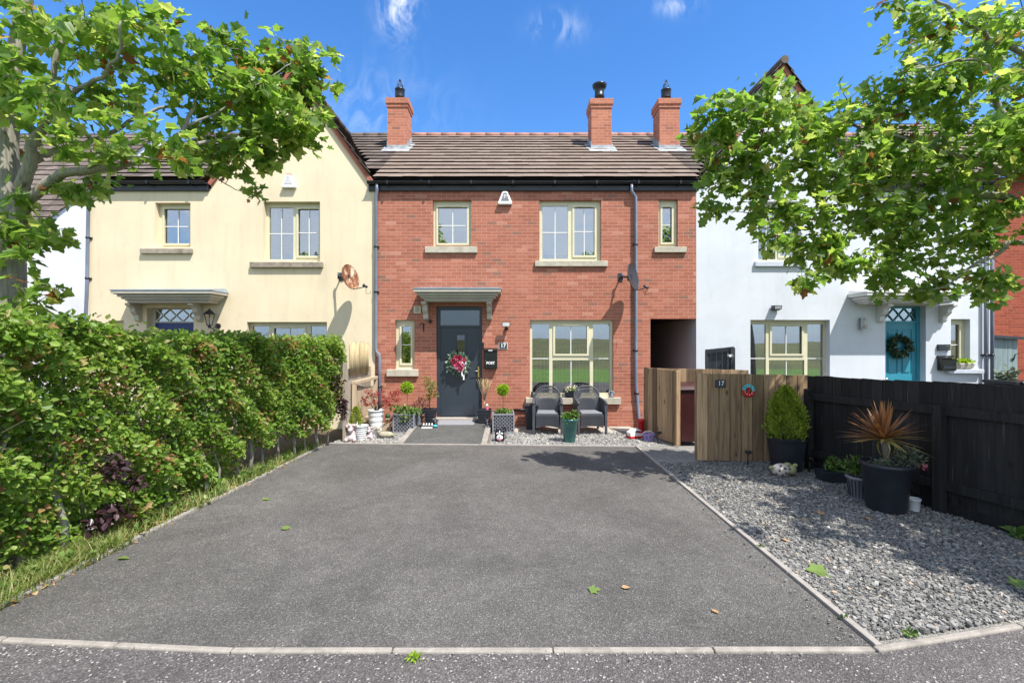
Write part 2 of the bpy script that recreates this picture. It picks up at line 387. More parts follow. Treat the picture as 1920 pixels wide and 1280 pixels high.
def _rust():
    t=NT('rusted_dish'); o=t.obj(); n=t.noise(t.n('Mapping',i_Vector=o,i_Scale=(3,3,1.2)).outputs[0],3.5,7,.7,.6)
    c=t.ramp(n,[(.34,(.08,.025,.012)),(.47,(.20,.075,.032)),(.53,(.36,.19,.10)),(.6,(.6,.53,.42))])
    return t.done(t.bsdf(c,.75,t.bump(n,.3,.004)))
M['rust']=_rust()
M['shed']=m_wood('grey_green_boards',(.24,.31,.32),(.17,.22,.23),.7,1,.15)
M['slatechip']=None
def _chip(name,stops):
    t=NT(name); c=t.ramp(t.tint(),stops); n=t.noise(t.obj(),40,3); c=t.mix(1,c,t.ramp(n,[(.3,.8),(.7,1.15)]),'MULTIPLY')
    return t.done(t.bsdf(c,.6,spec=.45))
M['slatechip']=_chip('slate_chip',[(0,(.08,.079,.077)),(.4,(.185,.18,.17)),(.75,(.31,.30,.28)),(.93,(.42,.39,.34)),(1,(.46,.35,.25))])
M['palechip']=_chip('pale_chip',[(0,(.20,.195,.19)),(.5,(.34,.33,.31)),(1,(.52,.49,.45))])
M['lamp_glass']=m_glass('lantern_glass',.12,(.9,.88,.8))
M['lens']=plain('lamp_lens',(.55,.56,.56),.3)

def text_mb(mb,s,x,y,z,size,depth=.004,cx=True,bold=0):
    cu=bpy.data.curves.new('lettering','FONT'); cu.body=s; cu.size=size; cu.extrude=depth/2; cu.offset=bold; cu.align_x='CENTER' if cx else 'LEFT'; cu.align_y='CENTER'
    ob=bpy.data.objects.new('lettering',cu); COL.objects.link(ob); bpy.context.view_layer.update()
    me=bpy.data.meshes.new_from_object(ob.evaluated_get(bpy.context.evaluated_depsgraph_get()))
    vs=[(x+v.co.x,y-v.co.z,z+v.co.y) for v in me.vertices]; fs=[tuple(p.vertices) for p in me.polygons]
    mb.add(vs,fs); bpy.data.objects.remove(ob); bpy.data.curves.remove(cu); bpy.data.meshes.remove(me)
SKY_HUE,SKY_SAT,SKY_VAL,SKY_STR=.506,1.28,1.9,.092
CLOUD=(8.5,9.0,9.6)
SUN,EXPO=4.9,.65
WISPS=((-.252,.735,.035,.06,1.1),(.10,.69,.05,.03,.5),(.36,.735,.04,.02,.6),(-.33,.50,.16,.09,.25))
# ------------------------------------------------------------------ setting
def sheet(name,poly,z,m,kind='structure',hf=None,uz=None):
    mb=MB(); mb.add([(x,y,z if uz is None else uz(x,y)) for x,y in poly],[tuple(range(len(poly)))])
    return mb.build(name,m,kind=kind)
LK=lambda Y: -3.61+(Y-3.21)*.0385          # left edge of the drive
BK=lambda X: 8.47-(X+3.41)*.0445           # back edge of the drive
RK=2.225
gb=MB(); gb.add([(-300,-300,-.05),(300,-300,-.05),(300,300,-.05),(-300,300,-.05)],[(0,1,2,3)])
gb.build('ground',M['earth'],kind='structure')
# grass bank with a low hill across the road (seen mirrored in the windows)
hb=MB(); nx,ny=44,30
vs=[]
for j in range(ny):
    for i in range(nx):
        x=-120+240*i/(nx-1); y=-11-j**1.45*.75; e=-11-y
        z=-.03+min(1,e/45)*(2.0+.5*math.sin(x*.06+.8)+.3*math.sin(x*.021+y*.04))+min(1,e/6)*.10*math.sin(x*2.1+y)*math.sin(y*1.7)
        vs.append((x,y,z))
hb.add(vs,[(j*nx+i,j*nx+i+1,(j+1)*nx+i+1,(j+1)*nx+i) for j in range(ny-1) for i in range(nx-1)])
hb.build('hill',M['hill'],kind='structure')
sheet('lawn',[(-80,-11.4),(80,-11.4),(80,-.85),(-80,-.85)],-.02,M['grassy'])
sheet('road',[(-40,-.9),(40,-.9),(40,9),(5.6,3.56),(3.41,3.03),(2.25,2.80),(-1.73,2.79),(-3.245,2.885),(-6.2,3.12),(-40,6)],-.012,M['road'])
sheet('driveway',[(-3.66,2.935),(-3.245,2.90),(-1.73,2.805),(2.25,2.805),(RK,BK(RK)),(-3.41,8.47)],-.004,M['asphalt'])
sheet('gravel_bed',[(2.2,2.75),(5.8,3.5),(5.4,7.3),(4.6,10.1),(-.5,10.12),(-.5,8.3),(2.2,8.1)],-.018,M['conc'])
sheet('slate_bed',[(-3.45,8.4),(-2.0,8.4),(-2.0,10.12),(-3.1,10.12)],-.017,M['conc'])
pz=lambda y: .002+max(0,(y-8.45))*.105
path=MB(); path.hexa([(-2.03,8.43,-.03),(-.575,8.38,-.03),(-.545,10.12,-.03),(-1.99,10.12,-.03)],[(-2.03,8.43,0),(-.575,8.38,0),(-.545,10.12,pz(10.12)),(-1.99,10.12,pz(10.12))])
path.build('path',M['asphalt_path'],kind='structure')
kb=MB()
def edging(a,b,w,z0,z1,n=1,gap=.008,m=0,side=1):
    a=Vector((*a,0)); b=Vector((*b,0)); d=(b-a); L=d.length; d.normalize(); s=Vector((-d.y,d.x,0))*w*side
    k=max(1,round(L/.914)) if n==0 else n
    for i in range(k):
        p=a+d*(L*i/k+gap/2); q=a+d*(L*(i+1)/k-gap/2); j=rnd.uniform(-.003,.003); kb.tint=rnd.random()
        h=[Vector((0,0,z1(v.x,v.y)+j)) if callable(z1) else Vector((0,0,z1+j)) for v in (p,q)]
        kb.hexa([p-Vector((0,0,.08)),q-Vector((0,0,.08)),q+s-Vector((0,0,.08)),p+s-Vector((0,0,.08))] if side>0 else [p+s-Vector((0,0,.08)),q+s-Vector((0,0,.08)),q-Vector((0,0,.08)),p-Vector((0,0,.08))],
                [p+h[0],q+h[1],q+s+h[1],p+s+h[0]] if side>0 else [p+s+h[0],q+s+h[1],q+h[1],p+h[0]])
edging((-3.66,2.84),(-3.41,8.47),.055,0,.022,0,side=1)
edging((RK+.035,2.83),(RK,BK(RK)),.05,0,.02,0,side=-1)
edging((-3.41,8.47),(RK,BK(RK)),.045,0,.014,0)
kb.build('kerb_edging',M['kerb'],kind='structure',bevel=.006)
kb=MB()
for a,b in (((-6.2,3.12),(-3.245,2.885)),((-3.245,2.885),(-1.73,2.786)),((-1.73,2.786),(2.235,2.79)),((2.255,2.795),(3.41,3.03)),((3.41,3.03),(5.7,3.58))): edging(a,b,.046,0,.006,0,.006)
kb.build('kerb_strip',M['kerb_l'],kind='structure',bevel=.01)
kb=MB(); edging((-2.03,8.46),(-1.99,10.1),.11,0,lambda x,y:pz(y)+.012,3,.006); edging((-.575,8.40),(-.545,10.1),.11,0,lambda x,y:pz(y)+.012,3,.006,side=-1)
kb.build('path_edging',M['kerb_l'],kind='structure',bevel=.006)
cp=MB(); cp.box(2.29,3.05,7.16,8.15,-.05,.002); cp.hexa([(2.29,8.15,-.05),(2.95,8.15,-.05),(2.95,9.0,-.05),(2.5,9.0,-.05)],[(2.29,8.15,.001),(2.95,8.15,.001),(2.95,9.0,.001),(2.5,9.0,.001)])
cp.build('bin_path',M['conc'],kind='structure')
ps=MB()
for i in range(6): ps.box(-.36+i*.5,.13+i*.5,9.55+.02*(i%2),10.14,-.04,.012)
ps.build('paving_strip',M['conc_pale'],kind='structure',bevel=.008)

# ------------------------------------------------------------------ slate chips
def inpoly(x,y,poly):
    c=False; n=len(poly)
    for i in range(n):
        x1,y1=poly[i]; x2,y2=poly[i-1]
        if (y1>y)!=(y2>y) and x<(x2-x1)*(y-y1)/(y2-y1)+x1: c=not c
    return c
def chips(name,poly,n,s0,s1,m,near=None,skip=()):
    mb=MB(); xs=[p[0] for p in poly]; ys=[p[1] for p in poly]; k=0; V=[];Fc=[];T=[]
    while k<n:
        x=rnd.uniform(min(xs),max(xs)); y=rnd.uniform(min(ys),max(ys))
        if near and rnd.random()>min(1,(near/y)**1.2): continue
        if not inpoly(x,y,poly): continue
        if any(a<x<b and c<y<d for a,b,c,d in skip): continue
        s=rnd.uniform(s0,s1); a=rnd.uniform(0,6.28); q=Quaternion((math.cos(a),math.sin(a),0),rnd.gauss(0,.33))@Quaternion((0,0,1),rnd.uniform(0,6.28))
        s*=rnd.choice((.7,.85,1,1,1.15,1.5)); L,W,T_=s,s*rnd.uniform(.4,.85),s*rnd.uniform(.12,.3); c=Vector((x,y,-.012+rnd.random()*.016))
        p=[(-L,-W*.5,0),(-L*.2,-W,0),(L,-W*.45,0),(L*.7,W*.7,0),(-L*.5,W,0)]
        mb.tint=min(1,max(0,rnd.gauss(.45,.24)))
        vs=[c+q@Vector((u*.5*rnd.uniform(.8,1.1),v*.5,-T_)) for u,v,_ in p]; vs+=[w_+q@Vector((0,0,2*T_)) for w_ in vs]
        mb.add(vs,[(4,3,2,1,0),(5,6,7,8,9)]+[(i,(i+1)%5,(i+1)%5+5,i+5) for i in range(5)]); k+=1
    o=mb.build(name,m,kind='stuff'); return o
GRAV=[(2.29,2.9),(3.41,3.12),(5.25,3.56),(4.95,4.4),(4.46,6.95),(4.4,7.4),(2.29,7.3)]
tag(chips('slate_gravel',GRAV,46000,.014,.033,M['slatechip'],near=4.0,skip=((2.29,3.05,7.15,9),)),'loose blue grey slate chips covering the bed beside the black fence','gravel')
tag(chips('slate_gravel',[(2.27,8.22),(2.9,8.25),(2.76,9.4),(2.7,10.0),(-.42,9.9),(-.42,8.45)],6500,.02,.042,M['palechip'],skip=((-.36,2.65,9.56,10.2),)),'pale grey chippings in the strip below the large ground floor window','gravel')
tag(chips('slate_gravel',[(-3.38,8.55),(-2.17,8.52),(-2.13,10.05),(-3.05,10.05)],2800,.02,.045,M['palechip']),'grey chippings in the small bed beside the downpipe and maple pot','gravel')

o=chips('stray_gravel',[(2.08,2.86),(2.215,2.86),(2.2,8.0),(2.15,8.0)],110,.008,.020,M['slatechip'],near=4.2); o.location.z=.012; tag(o,'stray stone chips scattered on the drive along its right kerb','gravel')
o=chips('grit',[(-3.6,2.72),(2.2,2.70),(2.2,2.79),(-1.7,2.79),(-3.2,2.88)],260,.005,.012,M['palechip']); o.location.z=.006; tag(o,'loose grit gathered along the front kerb strip','grit')

# ------------------------------------------------------------------ houses
def holes_wall(mb,x0,x1,z0,z1,holes,y,depth,gaps=()):
    rev=list(holes); holes=list(holes)+list(gaps)
    xs=sorted({x0,x1,*[h[0] for h in holes],*[h[1] for h in holes]}); zs=sorted({z0,z1,*[h[2] for h in holes],*[h[3] for h in holes]})
    xs=[x for x in xs if x0-1e-6<=x<=x1+1e-6]; zs=[z for z in zs if z0-1e-6<=z<=z1+1e-6]
    for i in range(len(xs)-1):
        for j in range(len(zs)-1):
            cx=(xs[i]+xs[i+1])/2; cz=(zs[j]+zs[j+1])/2
            if any(h[0]<cx<h[1] and h[2]<cz<h[3] for h in holes): continue
            mb.quad((xs[i],y,zs[j]),(xs[i+1],y,zs[j]),(xs[i+1],y,zs[j+1]),(xs[i],y,zs[j+1]))
    for a,b,c,d in rev:
        mb.quad((a,y,c),(a,y,d),(a,y+depth,d),(a,y+depth,c)); mb.quad((b,y,d),(b,y,c),(b,y+depth,c),(b,y+depth,d))
        mb.quad((a,y,d),(b,y,d),(b,y+depth,d),(a,y+depth,d)); mb.quad((b,y,c),(a,y,c),(a,y+depth,c),(b,y+depth,c))

def tiles(mb,o,u,s,L,x0,x1,gauge=.345,w=.30,clip=None,jit=.004,rows=None):
    """tiles on a slope: o eave origin, u along the eave, s up the slope; mat 0 face, mat 1 lower edge"""
    o=Vector(o); u=Vector(u).normalized(); s=Vector(s).normalized(); n=u.cross(s).normalized()
    if n.z<0: n=-n
    rows=int(math.ceil(L/gauge))
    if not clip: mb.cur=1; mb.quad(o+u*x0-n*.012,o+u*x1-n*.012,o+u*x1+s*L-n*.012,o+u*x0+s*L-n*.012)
    for r in range(rows):
        a=r*gauge; b=min(L,a+gauge+.07); off=(r%2)*w*.5
        x=x0-off
        while x<x1-1e-4:
            p=max(x,x0)+.0015; q=min(x+w,x1)-.0015; x+=w
            if q-p<.02: continue
            if clip and not clip(o+u*((p+q)/2)+s*(a+.1)): continue
            j=rnd.uniform(-jit,jit); lo=.037+j; mb.tint=rnd.random()
            A=[o+u*p+s*a+n*lo,o+u*q+s*a+n*lo,o+u*q+s*b,o+u*p+s*b]; B=[A[0]+n*.014,A[1]+n*.014,A[2]+n*.014,A[3]+n*.014]
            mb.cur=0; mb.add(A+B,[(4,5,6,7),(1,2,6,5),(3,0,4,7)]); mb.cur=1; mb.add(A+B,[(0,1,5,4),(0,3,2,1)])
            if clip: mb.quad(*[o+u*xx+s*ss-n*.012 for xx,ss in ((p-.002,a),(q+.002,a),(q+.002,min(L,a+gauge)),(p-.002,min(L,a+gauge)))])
    mb.cur=0; return mb

EZ,RY,RZ=5.47,14.0,8.22; EY=9.98
SL=Vector((0,RY-EY,RZ-EZ)).normalized(); LEN=math.hypot(RY-EY,RZ-EZ)

def window(root,x0,x1,z0,z1,lights,rev=.085,label=None,sill=None,blind=None,fr='frame',ysurf=Y0):
    """lights: (u0,u1,v0,v1 in fractions from top left, opening?, bars across, bars up)"""
    W=x1-x0; Hh=z1-z0; y=ysurf+rev; mb=MB(); hs=[]
    for (u0,u1,v0,v1,sash,bx,bz) in lights: hs.append((x0+u0*W,x0+u1*W,z1-v1*Hh,z1-v0*Hh))
    holes_wall(mb,x0+.001,x1-.001,z0+.001,z1-.001,hs,y,.07)
    for h,l in zip(hs,lights):
        a,b,c,d=h
        if l[4]:
            t=.032; e=.010
            for q in ((a-t,b+t,d-e,d+t),(a-t,b+t,c-t,c+e),(a-t,a+e,c+e,d-e),(b-e,b+t,c+e,d-e)): mb.box(q[0],q[1],y-.022,y-.001,q[2],q[3])
            mb.box((a+b)/2-min(.2,(b-a)*.32),(a+b)/2+min(.2,(b-a)*.32),y-.034,y-.0225,d+.004,d+.018)
        mb.cur=1
        for k in range(1,l[5]+1): xx=a+(b-a)*k/(l[5]+1); mb.box(xx-.009,xx+.009,y+.014,y+.022,c,d)
        for k in range(1,l[6]+1):
            zz=c+(d-c)*k/(l[6]+1)
            if isinstance(l[6],float): pass
            mb.box(a,b,y+.0145,y+.0215,zz-.009,zz+.009)
        mb.cur=0
    w=mb.build('window',[M[fr],M['bar']],root)
    if label: w['label']=label
    pm=MB()
    for a,b,c,d in hs: pm.box(a-.004,b+.004,y+.026,y+.034,c-.004,d+.004)
    pm.build('pane',M['glass'],w)
    if sill:
        sx0,sx1,sz0,sz1,sm,proj=sill
        s=MB(); s.prism([(ysurf-proj,sz0),(ysurf+.10,sz0),(ysurf+.10,sz1+.012),(ysurf-proj,sz1)],'x',sx0,sx1); s.build('sill',M[sm],w,bevel=.006)
    if blind: blind(w,hs,y)
    return w
def roller(frac,dark=False):
    def f(w,hs,y):
        m=MB()
        for a,b,c,d in hs: m.box(a-.03,b+.03,y+.05,y+.054,d-(d-c)*frac,d+.04); m.box(a-.03,b+.03,y+.045,y+.059,d-(d-c)*frac-.02,d-(d-c)*frac)
        m.build('blind',M['blind'],w)
    return f
def vertical(pitch,z0,z1,wd=.014):
    def f(w,hs,y):
        m=MB(); a=min(h[0] for h in hs); b=max(h[1] for h in hs); x=a+.04; i=0
        while x<b:
            i+=1
            if rnd.random()>.12: m.box(x,x+wd,y+.048,y+.062,z0,z1-(.0 if rnd.random()<.7 else .2))
            x+=pitch*rnd.uniform(.85,1.15)
        m.build('blind',M['bar'],w)
    return f
def drapes(mn='sheer',off=.12,amp=.03):
    def f(w,hs,y):
        m=MB(); a=min(h[0] for h in hs)-.05; b=max(h[1] for h in hs)+.05; z0=min(h[2] for h in hs)-.05; z1=max(h[3] for h in hs)+.05
        n=int((b-a)/.012); vs=[]
        for i in range(n+1):
            x=a+(b-a)*i/n; yy=y+off+amp*math.sin(x*2*math.pi/.105+.6*math.sin(x*5)); vs+= [(x,yy,z0),(x,yy+.01*math.sin(x*31),z1)]
        m.smooth=True; m.add(vs,[(2*i,2*i+2,2*i+3,2*i+1) for i in range(n)]); m.build('curtain',M[mn],w)
    return f
def side_curtain(xa,xb):
    def f(w,hs,y):
        m=MB(); z0=min(h[2] for h in hs); z1=max(h[3] for h in hs); n=30; vs=[]; m.smooth=True
        for i in range(n+1):
            x=xa+(xb-xa)*i/n; yy=y+.12+.025*math.sin(x*70); vs+=[(x,yy,z0-.1),(x,yy,z1+.1)]
        m.add(vs,[(2*i,2*i+2,2*i+3,2*i+1) for i in range(n)]); m.build('curtain',M['curtain'],w)
    return f

def canopy(root,px0,px1,py_top,mat_,brx,bot=.25,label=None,leadm='lead',scroll=.26):
    """moulded door canopy: px0..px1 is the front top edge"""
    yf=Y0-.56; X0=(px0-960)/F*yf; X1=(px1-960)/F*yf; zt=H+(640-py_top)/F*yf
    mb=MB(); st=[(0,.062,0),(.062,.075,.03),(.078,.125,.07),(.128,.17,.12),(.173,.205,.165),(.208,bot,.19)]
    for a,b,i in st: mb.box(X0+i,X1-i,yf+i,Y0-.002,zt-b,zt-a-.001)
    cv=mb.build('canopy',M[mat_],root,bevel=.006)
    l=MB(); l.hexa([(X0-.012,yf-.012,zt),(X1+.012,yf-.012,zt),(X1+.012,Y0-.002,zt),(X0-.012,Y0-.002,zt)],[(X0-.012,yf-.012,zt+.022),(X1+.012,yf-.012,zt+.022),(X1-.05,Y0-.002,zt+.10),(X0+.05,Y0-.002,zt+.10)])
    l.build('lead_cover',M[leadm],cv)
    for x in brx:
        b=MB(); zb=zt-bot-.001; yy=Y0-.003
        pr=[(yy,zb),(yy-.33,zb),(yy-.33,zb-.05)]
        for k in range(9):
            t=k/8; pr.append((yy-.30+.20*t+.03*math.sin(t*6.3),zb-.06-.20*t**1.3-.0*t))
        pr+=[(yy-.085,zb-scroll-.10),(yy-.04,zb-scroll-.13),(yy,zb-scroll-.13)]
        b.prism(pr,'x',x-.055,x+.055); b.build('bracket',M[mat_],cv,bevel=.005)
    return cv

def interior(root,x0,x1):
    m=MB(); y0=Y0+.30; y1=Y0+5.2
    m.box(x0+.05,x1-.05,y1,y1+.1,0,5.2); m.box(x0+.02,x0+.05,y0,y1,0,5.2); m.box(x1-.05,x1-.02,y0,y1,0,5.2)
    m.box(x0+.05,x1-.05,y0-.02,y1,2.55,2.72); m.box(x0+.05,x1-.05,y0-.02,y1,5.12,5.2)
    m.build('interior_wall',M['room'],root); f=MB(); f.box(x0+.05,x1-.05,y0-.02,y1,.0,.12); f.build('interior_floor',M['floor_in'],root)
def downpipe(root,pts,r=.034,clips=()):
    m=MB(); m.tube(pts,r,10)
    for z in clips:
        for a,b in zip(pts[:-1],pts[1:]):
            if min(a[2],b[2])<=z<=max(a[2],b[2]) and abs(a[2]-b[2])>.3:
                t=(z-a[2])/(b[2]-a[2]); x=a[0]+(b[0]-a[0])*t; y=a[1]+(b[1]-a[1])*t
                m.cur=1; m.tube([(x,y,z-.02),(x,y,z+.02)],r+.008,10); m.box(x-.06,x+.06,y+r,y+r+.02,z-.015,z+.015); m.cur=0
    return m.build('downpipe',[M['pipe'],M['black_trim']],root)
def gutter(root,x0,x1,z=5.43):
    m=MB(); y=Y0-.05; m.box(x0,x1,y,Y0+.06,fz(359),z-.005); m.build('fascia',M['black_trim'],root,bevel=.004)
    g=MB(); pr=[]; r=.058; yc=y-.062; n=10
    for k in range(n+1): a=math.pi*(1+k/n); pr.append((yc+r*math.cos(a),z-.005+r*math.sin(a)))
    for k in range(n+1): a=math.pi*(2-k/n); pr.append((yc+(r-.006)*math.cos(a),z-.005+(r-.006)*math.sin(a)))
    g.prism(pr,'x',x0,x1); x=x0+.45
    while x<x1: g.box(x-.018,x+.018,y-.128,y-.002,z-.070,z+.002); x+=.92
    g.build('gutter',M['black_trim'],root)
def chimney(root,xa,xb,ya,yb,z0,z1,cap,label):
    m=MB(); m.box(xa,xb,ya,yb,z0-.6,z1-.24); m.box(xa-.022,xb+.022,ya-.022,yb+.022,z1-.239,z1-.15); m.box(xa-.045,xb+.045,ya-.045,yb+.045,z1-.149,z1)
    m.hexa([(xa-.02,ya-.02,z1),(xb+.02,ya-.02,z1),(xb+.02,yb+.02,z1),(xa-.02,yb+.02,z1)],[(xa+.1,ya+.1,z1+.05),(xb-.1,ya+.1,z1+.05),(xb-.1,yb-.1,z1+.05),(xa+.1,yb-.1,z1+.05)])
    c=m.build('chimney',M['brick_chim'],root); c['label']=label
    f=MB(); f.box(xa-.012,xb+.012,ya-.014,ya-.003,z0-.03,z0+.13); f.hexa([(xa-.10,ya-.30,z0-.195+.035),(xb+.10,ya-.30,z0-.195+.035),(xb+.10,ya-.012,z0+.0+.035),(xa-.10,ya-.012,z0+.035)],[(xa-.10,ya-.30,z0-.195+.045),(xb+.10,ya-.30,z0-.195+.045),(xb+.10,ya-.012,z0+.045),(xa-.10,ya-.012,z0+.045)])
    for sx,e in ((xa-.016,-1),(xb+.005,1)):
        n=5
        for k in range(n):
            y=ya+(yb-ya)*k/n; z=z0+(y-ya)*.684; f.box(sx,sx+.011,y,y+(yb-ya)/n-.004,z-.05,z+.24)
        q=xb+.005 if e>0 else xa-.12
        f.hexa([(q,ya,z0+.035),(q+.115,ya,z0+.035),(q+.115,yb,z0+.035+(yb-ya)*.684),(q,yb,z0+.035+(yb-ya)*.684)],[(q,ya,z0+.047),(q+.115,ya,z0+.047),(q+.115,yb,z0+.047+(yb-ya)*.684),(q,yb,z0+.047+(yb-ya)*.684)])
    f.build('flashing',M['flash'],c)
    p=MB(); xc=(xa+xb)/2; yc=(ya+yb)/2; p.smooth=True; z1+=.15
    if cap=='cowl': p.lathe([(.135,0),(.135,.10),(.125,.11),(.13,.24),(.15,.27),(.175,.29),(.20,.36),(.20,.385),(.16,.40),(.10,.44),(.02,.45)],(xc,yc,z1+.0),20)
    else:
        p.lathe([(.135,0),(.13,.02),(.13,.20),(.14,.21),(.14,.24),(.115,.25),(.05,.25)],(xc,yc,z1),20)
        for k in range(8):
            a=k*math.pi/4; p.tube([(xc+.10*math.cos(a),yc+.10*math.sin(a),z1+.24),(xc+.07*math.cos(a),yc+.07*math.sin(a),z1+.38),(xc+.012*math.cos(a),yc+.012*math.sin(a),z1+.52)],.007,5)
    p.build('chimney_pot',M['black_trim'],c)

def gable_roof(root,wallm,xl,xr,xa,za,ze,tm,lab):
    """front gable: wall triangle, tiled slopes and verge"""
    w=MB(); z5=5.3; k=(za-ze)/(xa-xl); ov=.10
    tl=xl-(ze-z5)/k; tr=xr+(ze-z5)/((za-ze)/(xr-xa))
    w.add([(xl+.0,Y0,z5),(xr-.0,Y0,z5),(xr,Y0,ze),(xa,Y0,za-.02),(xl,Y0,ze)],[(0,1,2,3,4)]); w.build('gable_wall',M[wallm],root)
    for sg,xe in ((-1,xl),(1,xr)):
        e=Vector((xe+sg*.10,Y0-.09,ze-.10*k)); a=Vector((xa,Y0-.09,za)); s=(a-e); L=s.length
        rb=MB(); tiles(rb,e,(0,1,0),s,L+.0,0,5.2,.30,.30,clip=lambda p:p.z>EZ+(p.y-EY)*.684-.15)
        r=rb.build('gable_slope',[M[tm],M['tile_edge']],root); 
        vb=MB(); sn=s.normalized(); nn=Vector((sg*sn.z,0,abs(sn.x))).normalized()
        e2=Vector((xe+sg*.06,0,ze-.06*k)); a2=Vector((xa,0,za-.01))
        q=[e2-nn*.005,a2-nn*.005 if 0 else a2-Vector((0,0,.005)),a2-Vector((0,0,.17)),e2-nn*.10+Vector((-sg*.0,0,0))]
        vb.prism([(p.x,p.z) for p in q],'y',Y0-.05,Y0-.002); vb.build('verge',M['verge'],root)
    rd=MB(); y=Y0-.10; 
    while y<RY: rd.tube([(xa,y,za+.02),(xa,y+.44,za+.02)],.09,10); y+=.445
    rd.build('ridge_tile',M['ridge'] if tm=='tile' else M['tile_old'],root)
def main_roof(root,x0,x1,tm,clip=None,ridge='ridge'):
    m=MB(); tiles(m,(0,EY,EZ),(1,0,0),SL,LEN,x0,x1,.345,.33,clip)
    m.cur=1; m.quad((x0,RY,RZ),(x1,RY,RZ),(x1,2*RY-EY,EZ),(x0,2*RY-EY,EZ)); m.cur=0
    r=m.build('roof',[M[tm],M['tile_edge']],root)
    rd=MB(); x=x0
    while x<x1-.01: e=min(x+.445,x1); rd.tube([(x,RY,RZ-.005),(e-.004,RY,RZ-.005)],.095+.004*((int(x*9)%2)),10); x+=.45
    rd.build('ridge_tile',M[ridge],r)
    return r

XB,XR=fx(703),fx(1305.5)
# ---- brick house
bh=thing('brick_house','red brick mid terrace house with dark grey front door and three chimneys','house',(0,Y0,0))
hx=lambda a,b,c,d:(fx(a),fx(b),fz(d),fz(c))
H1=hx(811.5,884,375.5,462); H2=hx(1011.5,1127,375.5,490); H3=hx(1235,1271,374,463); HD=hx(818,904,574,786); HS=hx(741,777,599.5,693); HW=hx(993.5,1150,599.5,745); HA=(fx(1219.5),XR,-.1,fz(597.5))
w=MB(); holes_wall(w,XB,XR-.0005,-.1,5.3,[H1,H2,H3,HD,HS,HW],Y0,.20,[(HA[0],XR-.0005,-.1,HA[3])])
w.quad((HA[0],Y0,HA[2]),(HA[0],Y0,HA[3]),(HA[0],Y0+.2,HA[3]),(HA[0],Y0+.2,HA[2])); w.quad((HA[0],Y0,HA[3]),(XR-.0005,Y0,HA[3]),(XR-.0005,Y0+.2,HA[3]),(HA[0],Y0+.2,HA[3]))
# brick lintel over the alley sits 3 mm proud
w.box(fx(1201),fx(1219.3),Y0-.003,Y0+.05,HA[3]-.075,HA[3]-.002)
fw=w.build('front_wall',M['brick'],bh)
al=MB(); al.box(HA[0]-.1,HA[0],Y0+.2,Y0+6,-.1,HA[3]); al.build('alley_side_wall',M['brick'],bh)
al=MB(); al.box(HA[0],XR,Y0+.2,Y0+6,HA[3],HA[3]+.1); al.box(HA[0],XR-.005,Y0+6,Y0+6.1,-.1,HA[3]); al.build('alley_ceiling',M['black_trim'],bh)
interior(bh,XB,HA[0]-.12)
main_roof(bh,XB+.0,XR,'tile')
gutter(bh,fx(692),XR+.02)
window(bh,*H1,[(.115,.89,.125,.925,1,1,1)],sill=(fx(797.6),fx(895),fz(474.5),fz(463),'sill',.06),blind=roller(.62),label='upper floor casement window above the door, roller blind half down')
window(bh,*H2,[(.05,.47,.075,.95,0,1,1),(.565,.91,.095,.90,1,1,1)],sill=(fx(1003),fx(1138.6),fz(500),fz(489.6),'sill',.06),blind=roller(.9),label='wide upper floor window with a fixed and an opening light')
window(bh,*H3,[(.22,.76,.14,.90,1,0,1)],sill=(fx(1226),fx(1286),fz(474),fz(463.6),'sill',.06),label='narrow upper floor window above the covered alley')
window(bh,*HS,[(.27,.80,.12,.88,1,0,1)],sill=(fx(726),fx(785),fz(705),fz(692.5),'sill',.07),label='narrow window left of the door')
window(bh,*HW,[(.03,.235,.055,.945,0,0,1),(.30,.695,.075,.445,1,1,0),(.275,.725,.52,.95,0,1,0),(.765,.965,.055,.945,0,0,1)],sill=(fx(985.7),fx(1163),fz(757),fz(745),'sill',.08),blind=vertical(.075,fz(742),fz(655)),label='large ground floor window mirroring the green bank')
# door
d=MB(); a,b,c,e=HD; y=Y0+.07
holes_wall(d,a,b,c,e,[(fx(824),fx(899),fz(781),fz(613.5)),(fx(824.5),fx(898.5),fz(609.5),fz(581))],y,.06)
d.cur=1; holes_wall(d,fx(824.2),fx(898.8),fz(780.5),fz(614),[(fx(855),fx(870.5),fz(690),fz(628))],y+.02,.04)
for q in ((852,855,625,693),(870.5,873.5,625,693)): d.box(fx(q[0]),fx(q[1]),y+.005,y+.02,fz(q[3]),fz(q[2]))
d.box(fx(855),fx(870.5),y+.005,y+.02,fz(628),fz(625)); d.box(fx(855),fx(870.5),y+.005,y+.02,fz(693),fz(690))
door=d.build('door',[M['anth'],M['anth']],bh)
p=MB(); p.box(fx(824.5)-.005,fx(898.5)+.005,y+.03,y+.036,fz(609.5)-.005,fz(581)+.005); p.box(fx(855)-.005,fx(870.5)+.005,y+.045,y+.05,fz(690),fz(628)); p.build('pane',M['glass_dark'],door)
hd=MB(); hd.box(fx(895.2),fx(898.2),y-.002,y+.019,fz(708),fz(687)); hd.build('handle_plate',M['brass'],door,bevel=.003)
hd=MB(); hd.tube([(fx(896.7),y-.001,fz(695.5)),(fx(896.7),y-.05,fz(695.5)),(fx(887.5),y-.055,fz(695.5))],.009,8); hd.build('handle',M['chrome'],door)
th=MB(); th.box(a-.02,b+.02,Y0-.12,Y0+.07,fz(786.5),fz(782.5)); th.build('threshold',M['conc_pale'],door,bevel=.005)
canopy(bh,775,939,541.5,'canopy',(fx(799.5),fx(918)),.24)
